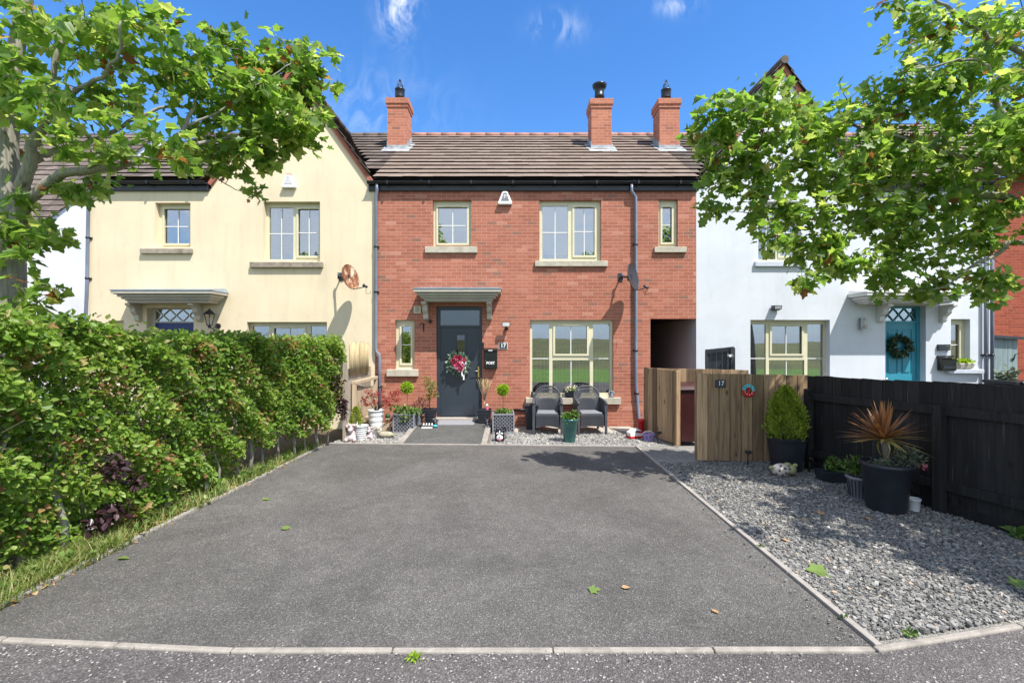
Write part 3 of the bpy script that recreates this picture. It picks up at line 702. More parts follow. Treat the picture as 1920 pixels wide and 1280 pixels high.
downpipe(bh,[(fx(709.5),Y0-.11,5.37),(fx(709.5),Y0-.10,5.25),(fx(706.5),Y0-.06,5.12),(fx(706),Y0-.06,fz(652)),(fx(707),Y0-.062,fz(659)),(fx(712.5),Y0-.075,fz(664)),(fx(713.5),Y0-.08,fz(668)),(fx(713.5),Y0-.08,.03)],clips=(4.0,3.0,1.75,.9))
downpipe(bh,[(fx(1182),Y0-.11,5.37),(fx(1182),Y0-.10,5.22),(fx(1190.5),Y0-.06,5.10),(fx(1191),Y0-.06,1.0),(fx(1197.5),Y0-.06,.10),(fx(1197.5),Y0-.1,.03)],clips=(4.05,3.1,1.7,.75))
m=MB(); m.tube([(fx(963),Y0-.03,fz(767.5)),(fx(990),Y0-.03,fz(767.5))],.022,8); m.build('waste_pipe',M['black'],bh)
m=MB(); m.box(fx(776),fx(789),Y0-.018,Y0-.001,fz(587.5),fz(574))
for k in range(6): m.cur=1; zz=fz(585.5-k*1.9); m.box(fx(778),fx(787),Y0-.022,Y0-.0185,zz,zz+.010)
m.build('air_vent',[M['frame'],M['conc']],bh)
for (px0,px1,pyt,cap,lab) in ((726.5,763.5,184.5,'spike','chimney nearest the cream house with a spiked pot'),(1109,1146.5,186,'cowl','chimney with a wide black cowl'),(1236.7,1274,185.5,'spike','chimney nearest the white house with a spiked pot')):
    yc=12.36; chimney(bh,(px0-960)/F*yc,(px1-960)/F*yc,yc,yc+.56,EZ+(yc-EY)*.684,H+(640-pyt)/F*yc,cap,lab)

# ---- cream house
CX0=fx(166)
ch=thing('cream_house','cream rendered house with a front gable left of the brick house','house',(-6.2,Y0,0))
A=hx(291,357,380,463.5); B=hx(494,600,378,490); C=hx(463,613,603.5,748); D=hx(275,363,577,786); E=hx(203,232,601,693)
w=MB(); holes_wall(w,CX0,XB-.0005,-.1,5.3,[A,B,C,D,E],Y0,.22); w.build('front_wall',M['cream'],ch)
w=MB(); w.add([(CX0,Y0,-.1),(CX0,2*RY-Y0,-.1),(CX0,2*RY-Y0,5.3),(CX0,RY,RZ-.1),(CX0,Y0,5.3)],[(0,1,2,3,4)]); w.build('end_wall',M['cream'],ch)
interior(ch,CX0,XB)
def gclip(xl,xr,xa,za,ze):
    def f(p):
        if xl-.05<p.x<xr+.05: return p.z>za-(za-ze)*abs(p.x-xa)/((xr-xl)/2)-.05 and p.y>Y0+.3
        return True
    return f
main_roof(ch,CX0-.05,XB-.004,'tile_old',gclip(fx(396),fx(699),fx(548),fz(122),fz(337)),ridge='tile_old')
gable_roof(ch,'cream',fx(396),fx(699),fx(548),fz(122),fz(337),'tile_old','')
gutter(ch,fx(171),fx(393)); downpipe(ch,[(fx(176),Y0-.11,5.37),(fx(176),Y0-.1,5.25),(fx(170.5),Y0-.06,5.1),(fx(168),Y0-.06,3.2),(fx(158),Y0-.06,.1)],clips=(4.2,3.3,2.2))
window(ch,*A,[(.14,.9,.10,.9,1,1,1)],rev=.13,sill=(fx(266.5),fx(362),fz(476),fz(467),'sill_old',.07),blind=roller(1.0),label='small upper window with a pale blue blind fully down')
window(ch,*B,[(.05,.48,.075,.95,0,1,1),(.565,.95,.095,.90,1,1,1)],rev=.13,sill=(fx(471),fx(606.5),fz(502),fz(492),'sill_old',.07),blind=side_curtain(fx(498),fx(509)),label='wide upper window under the gable with a dirty sill')
window(ch,*C,[(.03,.235,.055,.945,0,0,1),(.30,.695,.075,.445,1,1,0),(.275,.725,.52,.95,0,1,0),(.765,.965,.055,.945,0,0,1)],rev=.13,sill=(fx(455),fx(622),fz(757),fz(748),'sill_old',.07),label='wide ground floor window half hidden by the hedge')
window(ch,*E,[(.2,.8,.1,.9,1,0,1)],rev=.13,label='narrow window left of the blue door')
def panel_door(root,D,mat_,fr,px_t,lat,tr0,tr1,knob=True):
    a,b,c,e=D; y=Y0+.15; d=MB(); L=(a+.07,b-.07,c+.02,fz(px_t)); T=(a+.08,b-.08,fz(tr1),fz(tr0))
    d.cur=1; holes_wall(d,a+.001,b-.001,c,e-.001,[L,T],y,.06); d.cur=0
    W=L[1]-L[0]; Hh=L[3]-L[2]; ps=[(L[0]+W*u0,L[0]+W*u1,L[2]+Hh*v0,L[2]+Hh*v1) for u0,u1 in ((.13,.45),(.55,.87)) for v0,v1 in ((.08,.36),(.46,.93))]
    holes_wall(d,L[0],L[1],L[2],L[3],ps,y+.02,.014)
    for q in ps:
        d.quad((q[0],y+.034,q[2]),(q[1],y+.034,q[2]),(q[1],y+.034,q[3]),(q[0],y+.034,q[3])); g=.04
        d.hexa([(q[0]+g,y+.018,q[2]+g),(q[1]-g,y+.018,q[2]+g),(q[1]-g,y+.034,q[2]+g),(q[0]+g,y+.034,q[2]+g)],[(q[0]+g,y+.018,q[3]-g),(q[1]-g,y+.018,q[3]-g),(q[1]-g,y+.034,q[3]-g),(q[0]+g,y+.034,q[3]-g)])
    o=d.build('door',[M[mat_],M[fr]],root)
    p=MB(); p.box(T[0],T[1],y+.035,y+.041,T[2],T[3]); p.build('pane',M['glass'],o)
    l=MB(); n=3; pw=(T[1]-T[0])/n; hh=T[3]-T[2]
    for k in range(n+1):
        for sg in (-1,1):
            # diamond lattice clipped to the light
            x0=T[0]+k*pw
            x1=x0+sg*pw/2
            if T[0]-1e-6<=x1<=T[1]+1e-6:
                l.beam((x0,y+.02,T[2]),(x1,y+.02,T[2]+hh*.5),.018,.018,(0,1,0)); l.beam((x1,y+.02,T[2]+hh*.5),(x0,y+.02,T[3]),.018,.018,(0,1,0))
    l.build('lattice',M[lat],o)
    k=MB(); k.ball((L[0]+.06,y-.03,1.05),.028); k.box(L[0]+.045,L[0]+.075,y-.02,y+.02,1.035,1.065); k.build('handle',M['chrome'],o)
    return o
panel_door(ch,D,'blue_door','canopy',604.5,'bar',579,602)
cc=canopy(ch,207,397,544.5,'canopy',(fx(262),fx(376)),.24)

# ---- white house
WX1=fx(1862)
wh=thing('white_house','white rendered house with a teal door and front gable behind the tree','house',(7.4,Y0,0))
A=hx(1422,1502,378,490); A2=hx(1661,1731,376,459); C=hx(1407,1556,599.5,745); D=hx(1660,1736,573,786); E=hx(1783,1819,598,692)
w=MB(); holes_wall(w,XR,WX1,-.1,5.3,[A,A2,C,D,E],Y0,.22); w.build('front_wall',M['white'],wh)
w=MB(); w.add([(WX1,Y0,-.1),(WX1,2*RY-Y0,-.1),(WX1,2*RY-Y0,5.3),(WX1,RY,RZ-.1),(WX1,Y0,5.3)],[(0,1,2,3,4)]); w.build('end_wall',M['white'],wh)
w=MB(); w.quad((XR,Y0,-.1),(XR,Y0+6,-.1),(XR,Y0+6,2.5),(XR,Y0,2.5)); w.build('alley_wall',M['alley'],wh)
interior(wh,XR,WX1)
main_roof(wh,XR+.004,WX1+.05,'tile_old',gclip(fx(1320),fx(1614),fx(1467),fz(118),fz(337)),ridge='ridge')
gable_roof(wh,'white',fx(1320),fx(1614),fx(1467),fz(118),fz(337),'tile_old','')
gutter(wh,fx(1616),WX1)
window(wh,*A,[(.05,.48,.075,.95,0,1,1),(.565,.95,.095,.90,1,1,1)],rev=.13,sill=(fx(1414),fx(1512),fz(500),fz(491),'sill_w',.06),label='upper window under the gable behind tree leaves')
window(wh,*A2,[(.10,.9,.10,.9,1,1,1)],rev=.13,label='small upper window above the teal door behind leaves')
window(wh,*C,[(.03,.235,.055,.945,0,0,1),(.30,.695,.075,.445,1,1,0),(.275,.725,.52,.95,0,1,0),(.765,.965,.055,.945,0,0,1)],rev=.13,sill=(fx(1398),fx(1566),fz(756),fz(745),'sill_w',.07),blind=drapes(),label='wide ground floor window with green grey net curtains')
window(wh,*E,[(.14,.72,.1,.93,1,0,1)],rev=.13,sill=(fx(1773),fx(1838),fz(699.5),fz(692),'sill_w',.09),label='narrow window with a plant bowl on its sill')
panel_door(wh,D,'teal','teal',605,'teal',577,601)
canopy(wh,1626,1815,548,'canopy_w',(fx(1648),fx(1765)),.22,leadm='canopy_w')
for xa in (1843,1855): downpipe(wh,[(fx(xa),Y0-.06,5.35),(fx(xa),Y0-.06,.05)],.033,clips=(4.2,2.9,1.6))

# ---- neighbours further off
fh=thing('white_house','plain white house end with a dark tiled roof beyond the cream house','house',(-18,16,0))
w=MB(); gx=-14.4; w.add([(gx,13.2,0),(gx,24,0),(gx,24,4.7),(gx,18.6,10.4),(gx,13.2,4.7)],[(0,1,2,3,4)]); w.quad((-26,13.2,0),(gx,13.2,0),(gx,13.2,4.7),(-26,13.2,4.7)); w.build('wall',M['white2'],fh)
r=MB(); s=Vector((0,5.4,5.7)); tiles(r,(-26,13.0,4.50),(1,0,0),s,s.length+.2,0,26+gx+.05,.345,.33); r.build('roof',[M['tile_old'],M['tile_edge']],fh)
bf=thing('brick_house','dark red brick house beyond the white house at the right','house',(17,13,0))
w=MB(); w.box(fx(1863)*1.16,24,12.2,20,0,6.3); w.build('wall',M['brick_far'],bf)
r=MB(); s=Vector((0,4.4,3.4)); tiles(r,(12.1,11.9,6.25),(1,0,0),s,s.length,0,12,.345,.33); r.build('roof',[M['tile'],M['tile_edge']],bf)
# ------------------------------------------------------------------ foliage tools
PLANE=[(0,0),(.06,.17),(-.02,.40),(.19,.33),(.27,.29),(.54,.54),(.56,.32),(.60,.17),(.79,.19),(1,0)]
PLANE2=[(0,0),(.08,.24),(.03,.44),(.24,.40),(.40,.37),(.56,.50),(.66,.33),(.72,.20),(.87,.13),(1,0)]
BEECH2=[(0,0),(.18,.20),(.45,.35),(.74,.27),(.92,.10),(1,0)]
BEECH=[(0,0),(.22,.24),(.52,.31),(.80,.19),(1,0)]
NARROW=[(0,0),(.3,.13),(.7,.10),(1,0)]
NEEDLE=[(0,0),(.4,.16),(1,0)]
OVAL=[(0,0),(.3,.33),(.7,.30),(1,0)]
def rdir(n,up=0.0,spread=1.0):
    v=rg.normal(size=(n,3))*spread; v[:,2]+=up; return v/np.linalg.norm(v,axis=1,keepdims=True)
def cloud(mb,c,r,n,size,shape,up=.5,outward=.6,shell=.55,fold=.2,curl=.2,jit=.3,flat=0,tint=None):
    """leaves scattered through an ellipsoid, thicker towards its skin"""
    d=rdir(n); q=(shell+(1-shell)*rg.random(n))*(1-.25*rg.random(n)**2)
    # lumpy outline
    lump=1+.18*np.sin(d[:,0]*7+c[0]*9)*np.sin(d[:,1]*6+1)*np.sin(d[:,2]*8+c[2]*5)
    p=d*q[:,None]*lump[:,None]*np.array(r)+np.array(c)
    A=d*outward+rdir(n)*.7+np.array([0,0,up*.5]); N=rdir(n,up=1.0,spread=.6)+d*.5
    mb.leaves(p,A,N,size*(1-jit+2*jit*rg.random(n)),shape,fold,curl,tint); return mb

def make_tree(name,label,base,trunk,limbs,blobs,leafsize,per,seed,twig_r=.008,group=None):
    global rg
    rg=np.random.default_rng(seed); rn=random.Random(seed)
    root=thing(name,label,'tree',base,group)
    wood=MB(); nodes=[]
    def smooth(pl,k=5):
        pts=[Vector(p) for p,_ in pl]; rad=[r for _,r in pl]; out=[];rr=[]
        for i in range(len(pts)-1):
            p0=pts[max(i-1,0)];p1=pts[i];p2=pts[i+1];p3=pts[min(i+2,len(pts)-1)]
            for j in range(k):
                t=j/k; out.append(.5*((2*p1)+(p2-p0)*t+(2*p0-5*p1+4*p2-p3)*t*t+(3*p1-p0-3*p2+p3)*t**3)); rr.append(rad[i]+(rad[i+1]-rad[i])*t)
        out.append(pts[-1]); rr.append(rad[-1]); return out,rr
    pts,rr=smooth(trunk); rr=[r*(1+.05*rn.uniform(-1,1)) for r in rr]; wood.tube(pts,rr,14); nodes+=[tuple(p) for p in pts if p.z>1.6]
    for i,l in enumerate(limbs):
        pts,rr=smooth(l); pts=[p+Vector((rn.gauss(0,.006),rn.gauss(0,.01),rn.gauss(0,.006))) if 0<k<len(pts)-1 else p for k,p in enumerate(pts)]
        wood.tube(pts,rr,9); nodes+=[tuple(p) for p in pts]
    wood.build('trunk',M['bark'],root)
    targets=[]
    for (c,r,n) in blobs:
        d=rdir(n); q=rg.random(n)**.45; pp=np.array(c)+d*q[:,None]*np.array(r); targets+= [tuple(x) for x in pp]
    nd=np.array(nodes); tg=np.array(targets)
    dist=np.min(np.linalg.norm(tg[:,None,:]-nd[None,:,:],axis=2),axis=1); tg=tg[np.argsort(dist)]
    cap=len(nd)+len(tg)*5+10; buf=np.zeros((cap,3)); buf[:len(nd)]=nd; k=len(nd)
    tw=MB(); LP=[];LA=[];LN=[];LS=[]
    for t in tg:
        dd=np.linalg.norm(buf[:k]-t,axis=1); j=int(np.argmin(dd)); a=Vector(buf[j]); b=Vector(t); L=(b-a).length
        if L<.03: continue
        pl=[a]; 
        for u in (.33,.66): pl.append(a.lerp(b,u)+Vector((rn.gauss(0,.07)*L,rn.gauss(0,.07)*L,.08*L+rn.gauss(0,.06)*L)))
        pl.append(b); r0=min(.018,.0035+.008*L)
        tw.tube(pl,[r0,r0*.75,r0*.5,.0022],5,False)
        for p in pl[1:]: buf[k]=p; k+=1
        dirn=np.array((b-a).normalized()); m=max(2,int(rn.gauss(per,per*.3)))
        for i in range(m):
            u=.45+.6*rn.random(); base_=np.array(a.lerp(b,min(u,1)))+rg.normal(size=3)*.045
            side=rg.normal(size=3); side[2]*=.5; A=dirn*.5+side*.75+np.array([0,0,-.28]); A/=np.linalg.norm(A)
            LP.append(base_+A*.04); LA.append(A); N=rg.normal(size=3)*.8; N[2]+=.7; N[1]-=.25; LN.append(N); LS.append(leafsize*rn.choice((.45,.65,.8,.9,1,1.1,1.25))*rn.uniform(.9,1.1))
    tw.build('twig',M['twig'],root,kind='stuff')
    lv=MB(); t=rg.random(len(LP))*.96; dead=rg.random(len(LP))<.014; t[dead]=.95+.05*rg.random(dead.sum()); LS=np.array(LS); LS[dead]*=.55
    LP,LA,LN=np.array(LP),np.array(LA),np.array(LN); h_=rg.random(len(LP))<.5
    for msk,shp in ((h_,PLANE),(~h_,PLANE2)): lv.leaves(LP[msk],LA[msk],LN[msk],LS[msk],shp,.22,.16,t[msk])
    lv.build('crown',M['leaf'],root)
    return root
def pl(*a): return [(P(x,y,Y),r) for x,y,Y,r in a]
def pl_(*a): return pl(*[(x,y,Y+max(0,x-260)/300*.85,r) for x,y,Y,r in a])
def blob_(px,py,Y,rx,ry,rd,n): return blob(px,py,Y+max(0,px-260)/300*.85,rx*1.04,ry*1.06,rd*.6,n*(.50 if px<330 else .60))
def blob(px,py,Y,rx,ry,rd,n):
    n=max(2,int(n))
    k=Y/F; return (P(px,py,Y),(rx*k,rd,ry*k),n)
# left plane tree, rooted behind the hedge
T1=[((-5.25,4.75,0),.17),(P(14,560,4.75),.14),(P(18,440,4.75),.125),(P(12,320,4.75),.105),(P(16,180,4.75),.085),(P(40,30,4.8),.06),(P(60,-180,4.85),.035)]
L1=[pl_((20,470,4.75,.09),(36,420,4.7,.078),(38,370,4.65,.065),(55,310,4.6,.055),(66,265,4.55,.045),(88,225,4.5,.035),(100,140,4.5,.025),(130,40,4.5,.015)),
    pl_((34,405,4.7,.058),(55,372,4.68,.052),(108,330,4.65,.046),(165,319,4.6,.042),(230,311,4.6,.037),(290,288,4.55,.032),(335,255,4.55,.026),(352,228,4.55,.02),(372,170,4.5,.010)),
    pl_((290,288,4.55,.024),(360,272,4.6,.020),(440,255,4.7,.016),(520,236,4.8,.012),(590,205,4.9,.006)),
    pl_((50,322,4.6,.040),(72,296,4.65,.036),(105,282,4.7,.032),(150,272,4.8,.028),(215,248,4.9,.022),(300,205,5.0,.016),(420,190,5.1,.009)),
    pl_((88,225,4.5,.026),(150,168,4.4,.022),(190,145,4.3,.018),(222,100,4.2,.013),(226,40,4.1,.008)),
    pl_((165,319,4.6,.014),(210,292,4.4,.012),(270,295,4.2,.009),(330,300,4.1,.005)),
    pl_((372,318,4.9,.010),(400,330,4.9,.007),(440,355,4.9,.005),(478,366,4.9,.003)),
    pl_((350,235,4.55,.014),(420,205,4.5,.011),(480,160,4.5,.008),(545,120,4.5,.005)),
    pl_((15,360,4.75,.05),(-60,300,4.8,.04),(-180,220,4.9,.025))]
B1=[blob_(70,60,4.5,150,110,.9,70),blob_(210,60,4.3,120,80,.8,50),blob_(60,180,4.3,110,80,.8,44),blob_(170,190,4.3,90,60,.7,26),blob_(310,90,4.4,95,60,.7,40),
    blob_(360,160,4.6,90,55,.7,34),blob_(455,120,4.7,75,60,.6,46),blob_(530,120,4.8,75,45,.5,36),blob_(480,205,4.7,120,55,.7,74),blob_(580,185,4.9,55,50,.5,40),blob_(540,245,4.8,85,35,.5,40),
    blob_(420,265,4.8,90,40,.6,40),blob_(250,255,4.2,70,40,.6,20),blob_(140,260,4.2,60,36,.5,14),blob_(600,130,4.9,32,32,.4,12),
    blob_(400,305,4.9,60,26,.4,14),blob_(505,285,4.8,60,18,.4,13),blob_(435,330,4.9,20,12,.2,3),blob_(482,365,4.9,14,10,.1,3),blob_(320,300,4.1,20,12,.2,3),
    blob_(60,460,4.5,75,45,.5,26),blob_(40,400,4.6,50,45,.5,14),blob_(130,350,4.7,80,22,.4,13),blob_(50,540,4.5,60,40,.4,12),blob_(180,345,4.9,50,12,.3,5),
    blob_(-160,150,4.8,200,220,1.1,90),blob_(-150,400,4.7,130,110,.8,30),blob_(60,-160,4.7,300,120,1.2,80)]
make_tree('plane_tree','plane tree with pale trunk standing behind the clipped hedge at the left',(-5.25,4.75,0),T1,L1,B1,.117,11.5,21)
# right plane tree, rooted beyond the black fence
T2=[((7.9,5.6,0),.17),((7.85,5.6,1.8),.14),((7.7,5.55,3.2),.12),((7.6,5.5,4.6),.09),((7.5,5.5,6.2),.05),((7.4,5.5,7.6),.02)]
st=lambda z:((7.75,5.55,z),.075)
L2=[[st(3.0)]+pl((1930,400,5.5,.052),(1894,372,5.5,.047),(1826,362,5.5,.042),(1758,338,5.55,.036),(1654,358,5.6,.028),(1560,330,5.7,.02),(1480,308,5.8,.014),(1400,280,5.9,.009),(1340,250,6.0,.005)),
    [st(3.4)]+pl((1920,336,5.3,.036),(1849,312,5.3,.030),(1758,281,5.4,.022),(1680,255,5.5,.016),(1600,235,5.6,.010),(1530,215,5.7,.005)),
    [st(3.9)]+pl((1910,276,5.2,.034),(1885,226,5.1,.030),(1862,172,5.1,.025),(1846,118,5.0,.018),(1795,114,5.0,.012),(1740,128,5.0,.006)),
    [st(4.4)]+pl((1920,104,5.2,.03),(1855,72,5.2,.024),(1785,22,5.2,.018),(1730,-20,5.2,.012)),
    [st(4.2)]+pl((1915,175,5.6,.026),(1850,160,5.7,.020),(1760,210,5.8,.014),(1660,195,5.9,.008)),
    [st(2.6)]+pl((1925,455,5.4,.03),(1870,476,5.4,.024),(1822,500,5.4,.016),(1770,536,5.4,.009),(1720,545,5.4,.005)),
    pl((1690,350,5.6,.018),(1640,400,5.5,.014),(1580,440,5.5,.010),(1500,470,5.6,.006)),
    pl((1660,358,5.6,.016),(1600,380,5.8,.012),(1500,395,5.9,.009),(1420,400,6.0,.005)),
    [((7.75,5.5,3.6),.06),((7.0,4.2,4.2),.04),((6.2,3.2,4.6),.025),((5.4,2.6,4.8),.012)],[((7.75,5.5,4.2),.05),((8.6,4.6,5.0),.035),((9.2,4.0,5.4),.015)],
    [((7.75,5.5,3.2),.05),((7.2,4.4,3.6),.03),((6.7,3.8,3.7),.012)]]
def blob2(px,py,Y,rx,ry,rd,n): return blob(px,py,Y-.55*min(1,max(0,(1700-px)/250)),rx,ry,rd*.7,n*.72)
B2=[blob2(1345,225,6.0,55,48,.5,32),blob2(1430,215,5.9,75,55,.6,42),blob2(1430,290,5.9,105,45,.6,46),blob2(1545,230,5.8,80,65,.6,46),blob2(1560,300,5.8,110,50,.7,50),blob2(1345,345,6.1,26,30,.3,8),
    blob2(1345,395,6.1,32,16,.3,9),blob2(1400,350,6.0,45,30,.4,14),blob2(1480,390,5.9,85,36,.5,32),blob2(1590,390,5.8,90,50,.6,44),blob2(1540,465,5.8,75,35,.5,32),blob2(1500,520,5.7,30,22,.3,9),
    blob2(1620,500,5.7,75,35,.5,30),blob2(1700,400,5.6,90,60,.7,44),blob2(1700,470,5.6,75,45,.6,26),blob2(1670,300,5.6,90,60,.7,50),blob2(1660,190,5.6,80,60,.6,40),blob2(1745,165,5.4,80,70,.7,34),
    blob2(1790,250,5.4,100,60,.8,44),blob2(1800,330,5.5,110,60,.8,46),blob2(1860,140,5.1,80,60,.6,22),blob2(1860,50,5.1,90,50,.6,30),blob2(1760,45,5.2,80,40,.5,16),blob2(1680,15,5.2,55,16,.4,8),
    blob2(1860,400,5.5,80,60,.7,32),blob2(1800,455,5.5,80,45,.6,26),blob2(1740,535,5.5,90,24,.4,22),blob2(1870,520,5.5,60,24,.4,14),blob2(1850,560,5.4,30,14,.2,3),blob2(1900,260,5.3,60,90,.7,30),
    blob2(1330,300,6.0,30,40,.3,10),blob2(1450,445,5.9,40,20,.3,9),
    ((7.6,5.4,5.2),(2.2,2.0,1.7),130),((7.5,5.5,6.9),(1.3,1.2,1.0),70),((6.9,3.0,5.3),(1.6,1.3,.5),90),((6.6,3.5,4.6),(1.4,.8,.7),80),((5.85,3.45,4.1),(1.0,.55,.5),120),((6.1,2.4,4.3),(1.05,.6,.5),120),((6.15,1.85,4.4),(.8,.5,.4),80),((5.45,4.6,4.0),(.75,.5,.4),75),((4.95,3.3,4.1),(.4,.3,.2),14),((4.2,2.8,4.05),(.18,.14,.08),4),((4.75,2.75,4.2),(.2,.2,.1),5),((8.6,4.3,5.0),(1.6,1.4,1.2),60),((7.4,4.3,3.7),(1.2,.9,.6),40),((6.7,6.6,5.8),(1.5,1.0,.8),34)]
make_tree('plane_tree','plane tree whose leafy limbs reach in from the right above the black fence',(7.9,5.6,0),T2,L2,B2,.107,12.6,33)

# ------------------------------------------------------------------ hedge
rg=np.random.default_rng(3); rnd=random.Random(3)
hd=thing('hedge','tall clipped beech hedge along the left side of the drive','hedge',(-4.3,5.4,0))
FX=lambda Y:-3.98+(Y-3)*.098+.10*np.maximum(0,Y-6.4)
def hedge_pts(n):
    Y=1.7+7.08*rg.random(n); face=rg.random(n)
    xf=FX(Y); bump=.07*np.sin(Y*3.1)*np.sin(Y*1.3+.5)
    top=1.89+.17*np.clip((5.6-Y)/1.5,0,1.2)+.04*np.sin(Y*2.3)+.04*np.sin(Y*5.9+1)+.03*np.sin(Y*14)
    zb=np.where(Y>6.2,.42+.12*np.sin(Y*9),.06+.08*np.sin(Y*4))
    d=np.where(rg.random(n)<.62,rg.random(n)**1.6*.30,rg.random(n)*1.15)      # depth behind the face
    z=zb+(top-zb)*rg.random(n)
    tp=rg.random(n)<.24; z=np.where(tp,top-rg.random(n)**1.5*.22+.05,z); d=np.where(tp,rg.random(n)*1.2,d)
    bb=.09*np.sin(Y*4.7+z*5)*np.sin(z*6.1+Y*2.2)+.05*np.sin(Y*11+z*9)
    x=xf+bump+bb-d-np.clip((z-1.75)/.4,0,1)**2*.14-np.clip((.5-z),0,1)*.15
    return np.stack([x,Y,z],1),d
pts,d=hedge_pts(88000)
gap=(np.sin(pts[:,1]*7.3+1.7*np.sin(pts[:,2]*4))+np.sin(pts[:,2]*8.1+pts[:,1]*3.3)+.6*np.sin(pts[:,1]*19+pts[:,2]*13))
keep=(gap<1.5)|(rg.random(len(pts))<.3); pts=pts[keep]
n=len(pts); A=rdir(n)*.8+np.array([.75,-.25,-.05]); N=rdir(n)*.8+np.array([.4,-.15,.6])
clump=.5*np.sin(pts[:,1]*2.1+pts[:,2]*2.7)*np.sin(pts[:,2]*3.9-pts[:,1]*1.1+.7)+.35*np.sin(pts[:,1]*6.3+2*pts[:,2])*np.sin(pts[:,2]*7.9+pts[:,1]); t=np.clip(rg.normal(.46,.22,n)+.28*clump,0,.94); red=(np.sin(pts[:,1]*5+pts[:,2]*3)*np.sin(pts[:,2]*7-pts[:,1]*2)>.62)&(rg.random(n)<.30); t[red]=.94+.06*rg.random(red.sum())
any_=rg.random(n)<.04; t[any_]=.95+.05*rg.random(any_.sum())
m=MB(); h_=rg.random(n)<.5; sz=.055*(.45+.95*rg.random(n))
for msk,shp in ((h_,BEECH),(~h_,BEECH2)): m.leaves(pts[msk],A[msk],N[msk],sz[msk],shp,.28,.22,t[msk])
# sprigs standing above the top
for k in range(230):
    Y=1.9+6.6*rnd.random(); x=FX(Y)-rnd.random()*1.1; z0=1.875+.17*min(1.2,max(0,(5.6-Y)/1.5)); hh=rnd.uniform(.03,.22)*(1.0 if Y<5 else .7); q=np.linspace(0,1,max(3,int(hh/.03)))
    lean=np.array([rnd.gauss(0,.3),rnd.gauss(0,.3),1.])
    pp=np.array([x,Y,z0])+q[:,None]*hh*lean; n=len(pp)
    m.leaves(pp,rdir(n)*.9+np.array([0,0,.5]),rdir(n,1.2,.5),.062*(.6+.6*rg.random(n)),BEECH,.25,.2,np.clip(rg.normal(.5,.22,n),0,.93))
m.build('foliage',M['beech'],hd)
m=MB()
for c,r,k in ((P(212,955,4.36),(.12,.14,.10),85),(P(185,985,4.22),(.12,.12,.06),55),(P(215,880,4.4),(.15,.14,.11),95),(P(248,905,4.55),(.10,.12,.06),40),(P(640,760,8.55),(.16,.15,.35),170),(P(628,715,8.3),(.16,.15,.2),90),(P(570,700,7.9),(.2,.1,.12),50)):
    cloud(m,c,r,k,.066,BEECH,.2,.4,.2)
m.build('copper_foliage',M['copper'],hd)['label']='purple copper shoots'
# stems
Y=2.3; 
for i in range(22):
    Y+=rnd.uniform(.24,.36)
    if Y>8.6: break
    s=MB(); x=FX(Y)-rnd.uniform(.06,.18); b=Vector((x+.0,Y,-.05)); pts_=[b,b+Vector((rnd.gauss(0,.02),rnd.gauss(0,.03),.3)),b+Vector((rnd.gauss(-.02,.04),rnd.gauss(0,.05),.65)),b+Vector((rnd.gauss(-.05,.06),rnd.gauss(0,.09),1.2)),b+Vector((-.1,rnd.gauss(0,.15),1.8))]
    r=rnd.uniform(.016,.027)*(1.25 if Y<4.2 else 1); s.tube(pts_,[r*1.25,r,r*.85,r*.6,r*.3],7)
    for k in range(3):
        z=rnd.uniform(.5,1.2); q=b+Vector((-.02,0,z)); s.tube([q,q+Vector((rnd.uniform(-.15,.02),rnd.gauss(0,.1),.2)),q+Vector((rnd.uniform(-.25,.02),rnd.gauss(0,.16),.5))],[r*.4,r*.28,.003],5)
    s.build('stem',M['bark'],hd)
m=MB()   # inner twigs
for k in range(420):
    Y=rnd.uniform(1.8,8.6); p=Vector((FX(Y)-rnd.uniform(.3,1.1),Y,rnd.uniform(.1,1.5))); m.tube([p,p+Vector((rnd.gauss(0,.15),rnd.gauss(0,.2),.3)),p+Vector((rnd.gauss(0,.3),rnd.gauss(0,.35),.6))],[.008,.006,.003],4,False)
m.build('twig',M['twig'],hd,kind='stuff')

def blades(mb,poly,n,h0,h1,w=.006,den=None):
    xs=[p[0] for p in poly]; ys=[p[1] for p in poly]; k=0
    while k<n:
        x=rnd.uniform(min(xs),max(xs)); y=rnd.uniform(min(ys),max(ys))
        if not inpoly(x,y,poly) or (den and rnd.random()>den(x,y)): continue
        a=rnd.uniform(0,6.28); h=rnd.uniform(h0,h1); l=rnd.uniform(.2,.9)*h; dx,dy=math.cos(a),math.sin(a); mb.tint=min(1,max(0,rnd.gauss(.5,.28)))
        pts=[]; 
        for i in range(4):
            t=i/3; px=x+dx*l*t*t; py=y+dy*l*t*t; pz_=-.03+h*(t-.28*t*t); ww=w*(1-t)**.7; pts.append(((px-dy*ww,py+dx*ww,pz_),(px+dy*ww,py-dx*ww,pz_)))
        mb.add([p for q in pts for p in q],[(2*i,2*i+1,2*i+3,2*i+2) for i in range(3)]); k+=1
gr=MB(); strip=[(LK(y)-.005,y) for y in (1.9,3.2,5,7,8.4)]+[(LK(y)-.42,y) for y in (8.4,7,5,3.2,1.9)]
blades(gr,strip,8200,.05,.27,.0042,lambda x,y:(1 if 2.9<y<4.3 else .22 if y<2.9 else .30)*(.35+.65*(math.sin(y*5)+math.sin(x*40+y*3)>-.4)))
tag(gr.build('grass',M['grass'],kind='stuff'),'long straggly grass along the foot of the hedge','grass')
lt=MB(); n=2600; ys=1.9+6.5*rg.random(n); xs=LK(ys)-.01-.34*rg.random(n)**1.3
lt.leaves(np.stack([xs,ys,-.028+.03*rg.random(n)],1),rdir(n)*np.array([1,1,.25]),rdir(n,1.4,.5),.045*(.6+.8*rg.random(n)),OVAL,.25,.3)
